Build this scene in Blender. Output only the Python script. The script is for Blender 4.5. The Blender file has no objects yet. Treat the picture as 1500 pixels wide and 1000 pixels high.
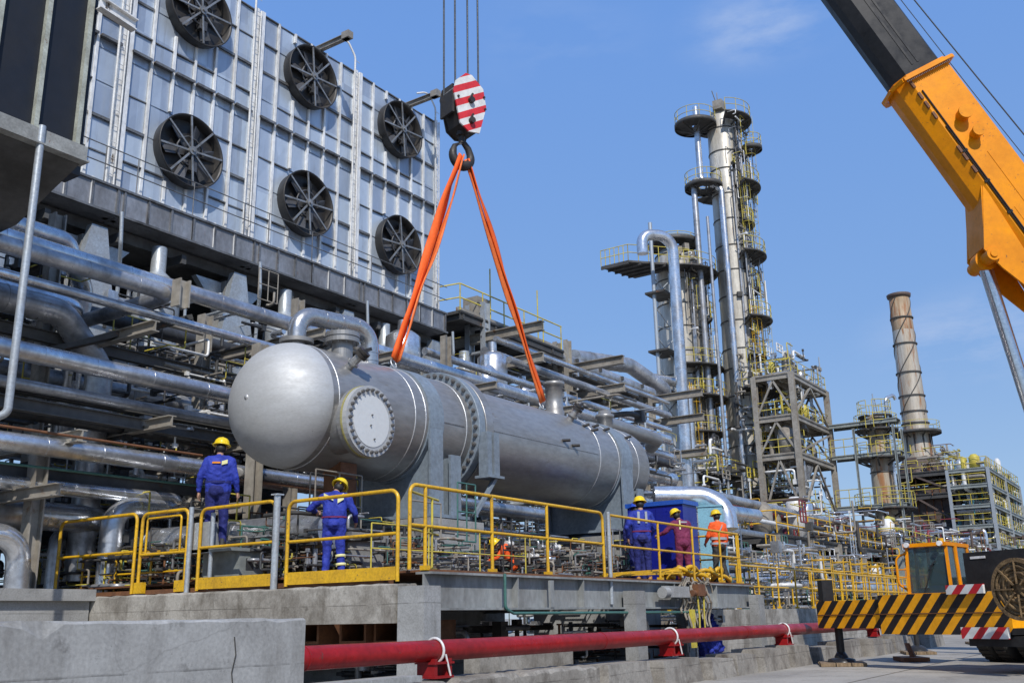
import bpy, math, random
from mathutils import Vector, Matrix, Quaternion
R_ = random.Random(7)
PI = math.pi
scn = bpy.context.scene
COL = scn.collection
# ------------------------------------------------------------------ camera
EYE = 1.2
F = 1443.0
up = Vector((650-750, 4640+500, -F)).normalized()
v1 = Vector((1770-750, 500-885, -F)); ax = (v1-up*v1.dot(up)).normalized(); ay = up.cross(ax)
ROT = Matrix((ax, ay, up))            # camera space -> world
CAMP = Vector((0, 0, EYE))
cam = bpy.data.cameras.new('camera'); cam.sensor_width = 36; cam.lens = F/1500*36
cam.clip_end = 5000; cam.clip_start = .1
co = bpy.data.objects.new('camera', cam); COL.objects.link(co)
co.matrix_world = Matrix.Translation(CAMP) @ ROT.to_4x4(); scn.camera = co
def at(px, py, x=None, y=None, z=None, d=None):
    r = ROT @ Vector((px-750, 500-py, -F))
    if d is not None: t = d/F
    elif x is not None: t = x/r.x
    elif y is not None: t = y/r.y
    else: t = (z-EYE)/r.z
    return CAMP+r*t
# ------------------------------------------------------------------ light
SUN = Vector((-.60, -.54, .78)).normalized()
w = bpy.data.worlds.new('World'); scn.world = w; w.use_nodes = True
wn, wl = w.node_tree.nodes, w.node_tree.links
bg = wn['Background']; sky = wn.new('ShaderNodeTexSky'); sky.sky_type = 'NISHITA'; sky.sun_disc = False
sky.sun_elevation = math.asin(SUN.z); sky.sun_rotation = math.atan2(SUN.x, SUN.y)
sky.air_density = 1.15; sky.dust_density = .35; sky.ozone_density = 3.2; sky.altitude = 0
tc = wn.new('ShaderNodeTexCoord')
def wisp(px, py, rad, sc, seed):
    r = (ROT @ Vector((px-750, 500-py, -F))).normalized()
    dp = wn.new('ShaderNodeVectorMath'); dp.operation = 'DISTANCE'; dp.inputs[1].default_value = r
    sq = wn.new('ShaderNodeVectorMath'); sq.operation = 'MULTIPLY_ADD'
    sq.inputs[1].default_value = (1, 1, 2.2); sq.inputs[2].default_value = (0, 0, -1.2*r.z)
    wl.new(tc.outputs['Generated'], sq.inputs[0]); wl.new(sq.outputs[0], dp.inputs[0])
    mr = wn.new('ShaderNodeMapRange'); mr.inputs[1].default_value = rad; mr.inputs[2].default_value = 0; mr.interpolation_type = 'SMOOTHSTEP'
    wl.new(dp.outputs['Value'], mr.inputs[0])
    nz = wn.new('ShaderNodeTexNoise'); nz.inputs['Scale'].default_value = sc; nz.inputs['Detail'].default_value = 7; nz.inputs['Roughness'].default_value = .6
    mp = wn.new('ShaderNodeMapping'); mp.inputs['Scale'].default_value = (1, 1, 3.0); mp.inputs['Location'].default_value = (seed, 0, 0)
    wl.new(tc.outputs['Generated'], mp.inputs[0]); wl.new(mp.outputs[0], nz.inputs[0])
    m2 = wn.new('ShaderNodeMapRange'); m2.inputs[1].default_value = .42; m2.inputs[2].default_value = .75
    wl.new(nz.outputs[0], m2.inputs[0])
    mu = wn.new('ShaderNodeMath'); mu.operation = 'MULTIPLY'; wl.new(mr.outputs[0], mu.inputs[0]); wl.new(m2.outputs[0], mu.inputs[1])
    return mu.outputs[0]
a = wisp(1110, 40, .10, 9, 3); b = wisp(1440, 492, .13, 5, 14); c = wisp(820, 60, .12, 8, 5)
s1 = wn.new('ShaderNodeMath'); s1.operation = 'ADD'; bm_ = wn.new('ShaderNodeMath'); bm_.operation = 'MULTIPLY'; wl.new(b, bm_.inputs[0]); bm_.inputs[1].default_value = 1.7; wl.new(a, s1.inputs[0]); wl.new(bm_.outputs[0], s1.inputs[1])
s2 = wn.new('ShaderNodeMath'); s2.operation = 'MULTIPLY_ADD'; wl.new(c, s2.inputs[0]); s2.inputs[1].default_value = .3; wl.new(s1.outputs[0], s2.inputs[2])
s3 = wn.new('ShaderNodeMath'); s3.operation = 'MULTIPLY'; s3.use_clamp = True; wl.new(s2.outputs[0], s3.inputs[0]); s3.inputs[1].default_value = .8
STR = .14
sx = wn.new('ShaderNodeSeparateXYZ'); wl.new(tc.outputs['Generated'], sx.inputs[0])
rp = wn.new('ShaderNodeValToRGB'); e = rp.color_ramp.elements
SK = [(0, (.36, .50, .70)), (.10, (.28, .44, .72)), (.28, (.205, .385, .76)), (.55, (.165, .355, .82)), (1, (.12, .27, .66))]
e[0].position, e[0].color = SK[0][0], (*SK[0][1], 1); e[1].position, e[1].color = SK[-1][0], (*SK[-1][1], 1)
for p_, c_ in SK[1:-1]: q_ = e.new(p_); q_.color = (*c_, 1)
wl.new(sx.outputs['Z'], rp.inputs[0])
sc_ = wn.new('ShaderNodeVectorMath'); sc_.operation = 'SCALE'; sc_.inputs['Scale'].default_value = 1/STR; wl.new(rp.outputs[0], sc_.inputs[0])
hs = wn.new('ShaderNodeMix'); hs.data_type = 'RGBA'; hs.inputs[0].default_value = .8; wl.new(sky.outputs[0], hs.inputs[6]); wl.new(sc_.outputs[0], hs.inputs[7])
mx = wn.new('ShaderNodeMix'); mx.data_type = 'RGBA'; wl.new(s3.outputs[0], mx.inputs[0]); wl.new(hs.outputs[2], mx.inputs[6]); mx.inputs[7].default_value = (3.4, 4.2, 5.9, 1)
wl.new(mx.outputs[2], bg.inputs[0]); bg.inputs[1].default_value = STR
sl = bpy.data.lights.new('sun', 'SUN'); sl.energy = 4.3; sl.angle = math.radians(.5); sl.color = (1, .955, .89)
so = bpy.data.objects.new('sun', sl); COL.objects.link(so); so.rotation_euler = SUN.to_track_quat('Z', 'Y').to_euler(); so.location = (0, 0, 60)
scn.view_settings.view_transform = 'Standard'; scn.view_settings.look = 'None'; scn.view_settings.exposure = 0; scn.view_settings.gamma = 1
# ------------------------------------------------------------------ mesh builder
class MB:
    def __init__(s): s.v = []; s.f = []; s.s = []; s.m = []
    def add(s, vs, fs, sm=False, mi=0):
        b = len(s.v); s.v += [tuple(p) for p in vs]
        s.f += [tuple(b+i for i in f) for f in fs]; s.s += [sm]*len(fs); s.m += [mi]*len(fs)
    def prism(s, poly, vec, mi=0):                     # poly: 3-D points, extruded by vec
        n = len(poly); poly = [Vector(p) for p in poly]; vec = Vector(vec)
        nr = Vector((0, 0, 0))
        for i in range(n): nr += poly[i].cross(poly[(i+1) % n])
        if nr.dot(vec) > 0: poly = poly[::-1]
        s.add(poly+[p+vec for p in poly], [tuple(range(n))]+[tuple(range(2*n-1, n-1, -1))]+[((i+1) % n, i, i+n, (i+1) % n+n) for i in range(n)], False, mi)
        return s
    def box(s, x0, x1, y0, y1, z0, z1, mi=0):
        return s.prism([(x0, y0, z0), (x1, y0, z0), (x1, y1, z0), (x0, y1, z0)], (0, 0, z1-z0), mi)
    def cbox(s, c, size, rz=0, mi=0):
        q = Matrix.Rotation(rz, 3, 'Z'); c = Vector(c); a, b, h = size[0]/2, size[1]/2, size[2]/2
        return s.prism([c+q @ Vector(p) for p in ((-a, -b, -h), (a, -b, -h), (a, b, -h), (-a, b, -h))], (0, 0, 2*h), mi)
    def bar(s, p0, p1, w, h=None, upv=(0, 0, 1), mi=0):
        h = h or w; p0 = Vector(p0); p1 = Vector(p1); d = (p1-p0)
        u = Vector(upv)
        if abs(d.normalized().dot(u)) > .98: u = Vector((0, 1, 0))
        a = d.cross(u).normalized()*w/2; b = a.cross(d).normalized()*h/2
        return s.prism([p0-a-b, p0+a-b, p0+a+b, p0-a+b], d, mi)
    def ibeam(s, p0, p1, w, h, t=.03, upv=(0, 0, 1), mi=0):
        p0 = Vector(p0); p1 = Vector(p1); d = (p1-p0); u = Vector(upv)
        if abs(d.normalized().dot(u)) > .98: u = Vector((0, 1, 0))
        a = d.cross(u).normalized(); b = a.cross(d).normalized(); W = w/2; H = h/2; k = t/2
        pts = [(-W, -H), (W, -H), (W, -H+t), (k, -H+t), (k, H-t), (W, H-t), (W, H), (-W, H), (-W, H-t), (-k, H-t), (-k, -H+t), (-W, -H+t)]
        P = [p0+a*x+b*y for x, y in pts]; n = 12
        s.add(P+[p+d for p in P], [((i+1) % n, i, i+n, (i+1) % n+n) for i in range(n)]+[(0, 11, 10, 3, 2, 1), (3, 10, 9, 4), (4, 9, 8, 7, 6, 5)]+[(12, 13, 14, 15, 22, 23), (15, 16, 21, 22), (16, 17, 18, 19, 20, 21)], False, mi)
        return s
    def cyl(s, p0, p1, r0, r1=None, n=16, caps=True, mi=0):
        r1 = r0 if r1 is None else r1; p0 = Vector(p0); p1 = Vector(p1); d = (p1-p0).normalized()
        u = Vector((0, 0, 1)) if abs(d.z) < .9 else Vector((1, 0, 0)); a = d.cross(u).normalized(); b = d.cross(a)
        c = [(math.cos(2*PI*i/n), math.sin(2*PI*i/n)) for i in range(n)]
        A = [p0+(a*x+b*y)*r0 for x, y in c]; B = [p1+(a*x+b*y)*r1 for x, y in c]
        s.add(A+B, [(i, (i+1) % n, (i+1) % n+n, i+n) for i in range(n)], True, mi)
        if caps:
            s.add(A, [tuple(range(n-1, -1, -1))], False, mi); s.add(B, [tuple(range(n))], False, mi)
        return s
    def lathe(s, prof, o, axis=(0, 0, 1), n=24, mi=0, sm=True):  # prof [(r, h)]
        o = Vector(o); d = Vector(axis).normalized(); u = Vector((0, 0, 1)) if abs(d.z) < .9 else Vector((1, 0, 0))
        a = d.cross(u).normalized(); b = d.cross(a)
        V = [o+d*h+(a*math.cos(2*PI*i/n)+b*math.sin(2*PI*i/n))*max(r, 1e-4) for r, h in prof for i in range(n)]
        s.add(V, [(k*n+i, k*n+(i+1) % n, (k+1)*n+(i+1) % n, (k+1)*n+i) for k in range(len(prof)-1) for i in range(n)], sm, mi)
        return s
    def tube(s, path, r, n=10, caps=True, mi=0, closed=False):
        P = [Vector(p) for p in path]; m = len(P); V = []
        t = (P[1]-P[0]).normalized(); u = Vector((0, 0, 1)) if abs(t.z) < .9 else Vector((1, 0, 0)); a = t.cross(u).normalized()
        rr = r if isinstance(r, (list, tuple)) else [r]*m
        for i in range(m):
            if closed: t = (P[(i+1) % m]-P[i-1]).normalized()
            else: t = (P[min(i+1, m-1)]-P[max(i-1, 0)]).normalized()
            a = (a-t*a.dot(t)).normalized(); b = t.cross(a)
            V += [P[i]+(a*math.cos(2*PI*k/n)+b*math.sin(2*PI*k/n))*rr[i] for k in range(n)]
        q = m if closed else m-1
        s.add(V, [(i*n+k, i*n+(k+1) % n, ((i+1) % m)*n+(k+1) % n, ((i+1) % m)*n+k) for i in range(q) for k in range(n)], True, mi)
        if caps and not closed:
            s.add(V[:n], [tuple(range(n-1, -1, -1))], False, mi); s.add(V[-n:], [tuple(range(n))], False, mi)
        return s
    def ball(s, c, r, n=12, mi=0):
        r = r if isinstance(r, (tuple, list)) else (r, r, r); c = Vector(c); V = []; h = n//2
        for j in range(1, h):
            for i in range(n): V.append(c+Vector((r[0]*math.sin(PI*j/h)*math.cos(2*PI*i/n), r[1]*math.sin(PI*j/h)*math.sin(2*PI*i/n), r[2]*math.cos(PI*j/h))))
        V += [c+Vector((0, 0, r[2])), c-Vector((0, 0, r[2]))]; T = len(V)-2
        fs = [((j)*n+i, (j+1)*n+i, (j+1)*n+(i+1) % n, j*n+(i+1) % n) for j in range(h-2) for i in range(n)]
        fs += [(T, i, (i+1) % n) for i in range(n)]+[(T+1, (h-2)*n+(i+1) % n, (h-2)*n+i) for i in range(n)]
        s.add(V, fs, True, mi); return s
    def capsule(s, p0, p1, r0, r1, n=12):
        s.cyl(p0, p1, r0, r1, n); s.ball(p0, r0, n); s.ball(p1, r1, n); return s
    def build(s, name, mat, parent=None, label=None):
        me = bpy.data.meshes.new(name); vs = s.v
        if parent is None:
            xs = [p[0] for p in vs]; ys = [p[1] for p in vs]; o = Vector(((min(xs)+max(xs))/2, (min(ys)+max(ys))/2, min(p[2] for p in vs)))
        else:
            o = Vector((0, 0, 0)); q = parent
            if q.get('_o') is not None: o = Vector(q['_o'])
        me.from_pydata([(p[0]-o.x, p[1]-o.y, p[2]-o.z) for p in vs], [], s.f)
        me.polygons.foreach_set('use_smooth', s.s)
        mats = mat if isinstance(mat, (list, tuple)) else [mat]
        for m in mats: me.materials.append(m)
        if len(mats) > 1: me.polygons.foreach_set('material_index', s.m)
        me.update()
        ob = bpy.data.objects.new(name, me); COL.objects.link(ob)
        if parent is None: ob.location = o
        else: ob.parent = parent
        ob['_o'] = tuple(o)
        if label: ob['label'] = label
        return ob
def tag(o, label=None, cat=None, group=None, kind=None):
    if label: o['label'] = label
    if cat: o['category'] = cat
    if group: o['group'] = group
    if kind: o['kind'] = kind
    return o
def thing(name, label, cat, loc=(0, 0, 0), group=None):
    o = bpy.data.objects.new(name, None); COL.objects.link(o); o.location = loc; o.empty_display_size = .2
    o['_o'] = tuple(loc); return tag(o, label, cat, group)
def copy_tree(o, parent=None):
    c = o.copy(); COL.objects.link(c); c.parent = parent
    for ch in list(o.children): copy_tree(ch, c)
    return c
def route(pts, R=.3, k=6):                               # polyline with rounded bends
    P = [Vector(p) for p in pts]; out = [P[0]]
    for i in range(1, len(P)-1):
        a, b = (P[i-1]-P[i]), (P[i+1]-P[i]); la, lb = a.length, b.length; a.normalize(); b.normalize()
        ang = a.angle(b)
        if abs(ang-PI) < .02 or ang < .05: out.append(P[i]); continue
        t = min(R/math.tan(ang/2), la*.48, lb*.48); rr = t*math.tan(ang/2)
        c = P[i]+(a+b).normalized()*(rr/math.sin(ang/2)); s0 = P[i]+a*t-c; s1 = P[i]+b*t-c
        q = s0.rotation_difference(s1)
        for j in range(k+1): out.append(c+Quaternion((1, 0, 0, 0)).slerp(q, j/k) @ s0)
    out.append(P[-1]); return out
def rough_bar(m, p0, p1, w, h, seg=.12, j=.008, ch=.02):    # long concrete member with worn, chipped arrises
    p0 = Vector(p0); p1 = Vector(p1); L = (p1-p0).length; n = max(2, int(L/seg)); d = (p1-p0)/L; a = Vector((-d.y, d.x, 0)); V = []
    R = random.Random(int(abs(p0.x*31+p0.y*17+p1.z*7+L*13)*10)); sec = [(-w/2, 0), (w/2, 0), (w/2, h-ch), (w/2-ch, h), (-w/2+ch, h), (-w/2, h-ch)]
    for i in range(n+1):
        q = p0+d*L*i/n; big = R.random() < .05
        for k, (x, z) in enumerate(sec):
            jj = j*(1 if k < 2 else (4 if big and k in (2, 3, 4, 5) else 1.2)); V.append(q+a*(x+(R.uniform(0, jj)*(-1 if x > 0 else 1)*.5 if k in (3, 4) else 0))+Vector((0, 0, z-(abs(R.gauss(0, jj)) if k >= 2 else 0))))
    m.add(V, [(i*6+k, i*6+(k+1) % 6, (i+1)*6+(k+1) % 6, (i+1)*6+k) for i in range(n) for k in range(6)]+[tuple(range(5, -1, -1)), tuple(range(n*6, n*6+6))])
    return m
# ------------------------------------------------------------------ materials
def mk(name): 
    m = bpy.data.materials.new(name); m.use_nodes = True; return m, m.node_tree.nodes, m.node_tree.links, m.node_tree.nodes['Principled BSDF']
def noise(n, l, src, scale, detail=4, rough=.55, st=(1, 1, 1), loc=(0, 0, 0)):
    mp = n.new('ShaderNodeMapping'); mp.inputs['Scale'].default_value = st; mp.inputs['Location'].default_value = loc; l.new(src, mp.inputs[0])
    t = n.new('ShaderNodeTexNoise'); t.inputs['Scale'].default_value = scale; t.inputs['Detail'].default_value = detail; t.inputs['Roughness'].default_value = rough
    l.new(mp.outputs[0], t.inputs[0]); return t.outputs[0]
def ramp(n, l, src, stops):
    r = n.new('ShaderNodeValToRGB'); e = r.color_ramp.elements
    e[0].position, e[0].color = stops[0][0], (*stops[0][1], 1); e[1].position, e[1].color = stops[-1][0], (*stops[-1][1], 1)
    for p, c in stops[1:-1]: q = e.new(p); q.color = (*c, 1)
    l.new(src, r.inputs[0]); return r.outputs[0]
def mixc(n, l, f, a, b, mode='MIX'):
    m = n.new('ShaderNodeMix'); m.data_type = 'RGBA'; m.blend_type = mode
    if hasattr(f, 'links'): l.new(f, m.inputs[0])
    else: m.inputs[0].default_value = f
    for s, i in ((a, 6), (b, 7)):
        if hasattr(s, 'links'): l.new(s, m.inputs[i])
        else: m.inputs[i].default_value = (*s, 1)
    return m.outputs[2]
def rng(n, l, src, a, b, c=0, d=1):
    m = n.new('ShaderNodeMapRange'); l.new(src, m.inputs[0])
    for i, x in enumerate((a, b, c, d)): m.inputs[i+1].default_value = x
    return m.outputs[0]
def surf(name, base, dirt=None, metal=0., rough=.5, sc=1.5, st=(1, 1, 1), amt=.5, bump=.1, bsc=18, rust=0, rustc=(.16, .065, .025), var=.25, rvar=.15, chip=0, bd=.02, thr=.5):
    m, n, l, p = mk(name); g = n.new('ShaderNodeNewGeometry').outputs['Position']
    dirt = dirt or tuple(x*.45 for x in base)
    big = noise(n, l, g, sc, 6, .6, st); fine = noise(n, l, g, sc*9, 3, .6, st, (3, 1, 7))
    f = rng(n, l, big, thr-.12, thr+.2, 0, amt)
    c = mixc(n, l, f, base, dirt)
    v = ramp(n, l, fine, [(.3, (1-var,)*3), (.7, (1+var*.3,)*3)])
    c = mixc(n, l, 1.0, c, v, 'MULTIPLY')
    if rust:
        rn = noise(n, l, g, sc*2.3, 7, .68, st, (11, 5, 2)); rf = rng(n, l, rn, .70-rust*.25, .76-rust*.2)
        c = mixc(n, l, rf, c, rustc)
        if metal: l.new(rng(n, l, rf, 0, 1, metal, .1), p.inputs['Metallic'])
    if chip:
        cn = noise(n, l, g, 14, 6, .75, (1, 1, 1), (1, 2, 3)); c = mixc(n, l, rng(n, l, cn, .66-chip*.1, .68-chip*.1), c, (.07, .05, .04))
    l.new(c, p.inputs['Base Color'])
    if not (rust and metal): p.inputs['Metallic'].default_value = metal
    l.new(rng(n, l, big, .3, .7, max(.05, rough-rvar), min(1, rough+rvar)), p.inputs['Roughness'])
    if bump:
        b = n.new('ShaderNodeBump'); b.inputs['Strength'].default_value = bump; b.inputs['Distance'].default_value = bd
        l.new(noise(n, l, g, bsc, 5, .6), b.inputs['Height']); l.new(b.outputs[0], p.inputs['Normal'])
    return m
def concrete(name, base, dark, stain=.7, sc=.8, vst=(1, 1, .25)):
    m, n, l, p = mk(name); g = n.new('ShaderNodeNewGeometry').outputs['Position']
    c = mixc(n, l, rng(n, l, noise(n, l, g, sc, 8, .68), .40, .60), base, tuple((a*.35+b*.65) for a, b in zip(base, dark)))
    c = mixc(n, l, rng(n, l, noise(n, l, g, 2.6, 6, .7, vst, (4, 0, 0)), .52, .72, 0, stain), c, dark)
    c = mixc(n, l, rng(n, l, noise(n, l, g, 7, 6, .7, (1, 1, 1), (9, 9, 0)), .6, .7, 0, stain*.6), c, tuple(x*.5 for x in dark))
    c = mixc(n, l, 1.0, c, ramp(n, l, noise(n, l, g, 40, 3), [(.3, (.82,)*3), (.7, (1.08,)*3)]), 'MULTIPLY')
    vo = n.new('ShaderNodeTexVoronoi'); vo.feature = 'DISTANCE_TO_EDGE'; vo.inputs['Scale'].default_value = .55
    mpv = n.new('ShaderNodeMapping'); l.new(g, mpv.inputs[0]); wv = noise(n, l, g, 3, 4)
    av = n.new('ShaderNodeMixRGB'); av.inputs[0].default_value = .12; l.new(mpv.outputs[0], av.inputs[1]); l.new(wv, av.inputs[2]); l.new(av.outputs[0], vo.inputs['Vector'])
    c = mixc(n, l, rng(n, l, vo.outputs[0], .003, .0, 0, .22), c, tuple(x*.4 for x in dark))
    mpz = n.new('ShaderNodeMapping'); mpz.inputs['Scale'].default_value = (0, 0, 2.1); l.new(g, mpz.inputs[0]); wz = n.new('ShaderNodeSeparateXYZ'); l.new(mpz.outputs[0], wz.inputs[0])
    ad = n.new('ShaderNodeMath'); ad.operation = 'MULTIPLY_ADD'; l.new(noise(n, l, g, .8, 3), ad.inputs[0]); ad.inputs[1].default_value = .12; l.new(wz.outputs['Z'], ad.inputs[2])
    fr = n.new('ShaderNodeMath'); fr.operation = 'FRACT'; l.new(ad.outputs[0], fr.inputs[0])
    ln = rng(n, l, fr.outputs[0], .0, .035, .75, 0); mk_ = n.new('ShaderNodeMath'); mk_.operation = 'MULTIPLY'; l.new(ln, mk_.inputs[0]); l.new(rng(n, l, noise(n, l, g, 2.5, 5, .7, (1, 1, 1), (2, 6, 1)), .38, .52), mk_.inputs[1])
    c = mixc(n, l, mk_.outputs[0], c, tuple(x*.35 for x in dark))
    pit = noise(n, l, g, 22, 5, .8, (1, 1, 1), (5, 5, 5)); c = mixc(n, l, rng(n, l, pit, .66, .70, 0, .8), c, tuple(x*.3 for x in dark))
    l.new(c, p.inputs['Base Color']); p.inputs['Roughness'].default_value = .9
    b = n.new('ShaderNodeBump'); b.inputs['Strength'].default_value = .4; b.inputs['Distance'].default_value = .02
    l.new(noise(n, l, g, 5, 10, .62), b.inputs['Height']); l.new(b.outputs[0], p.inputs['Normal']); return m
def flat(name, base, rough=.6, metal=0, em=None):
    m, n, l, p = mk(name); g = n.new('ShaderNodeNewGeometry').outputs['Position']
    l.new(mixc(n, l, rng(n, l, noise(n, l, g, 6, 4), .35, .65, 0, .5), base, tuple(x*.65 for x in base)), p.inputs['Base Color'])
    p.inputs['Roughness'].default_value = rough; p.inputs['Metallic'].default_value = metal; return m
def stripes(name, c1, c2, width, dirv, origin=(0, 0, 0), rough=.45):
    m, n, l, p = mk(name); g = n.new('ShaderNodeNewGeometry').outputs['Position']
    s = n.new('ShaderNodeVectorMath'); s.operation = 'SUBTRACT'; l.new(g, s.inputs[0]); s.inputs[1].default_value = origin
    d = n.new('ShaderNodeVectorMath'); d.operation = 'DOT_PRODUCT'; l.new(s.outputs[0], d.inputs[0]); d.inputs[1].default_value = Vector(dirv).normalized()/(2*width)
    fr = n.new('ShaderNodeMath'); fr.operation = 'FRACT'; l.new(d.outputs['Value'], fr.inputs[0])
    gt = n.new('ShaderNodeMath'); gt.operation = 'GREATER_THAN'; l.new(fr.outputs[0], gt.inputs[0]); gt.inputs[1].default_value = .5
    c = mixc(n, l, gt.outputs[0], c1, c2)
    c = mixc(n, l, 1.0, c, ramp(n, l, noise(n, l, g, 5, 6, .7), [(.3, (.72,)*3), (.6, (1,)*3)]), 'MULTIPLY')
    c = mixc(n, l, rng(n, l, noise(n, l, g, 16, 6, .75), .66, .69), c, (.05, .04, .035))
    l.new(c, p.inputs['Base Color']); p.inputs['Roughness'].default_value = rough; return m
V3 = Vector
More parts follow.
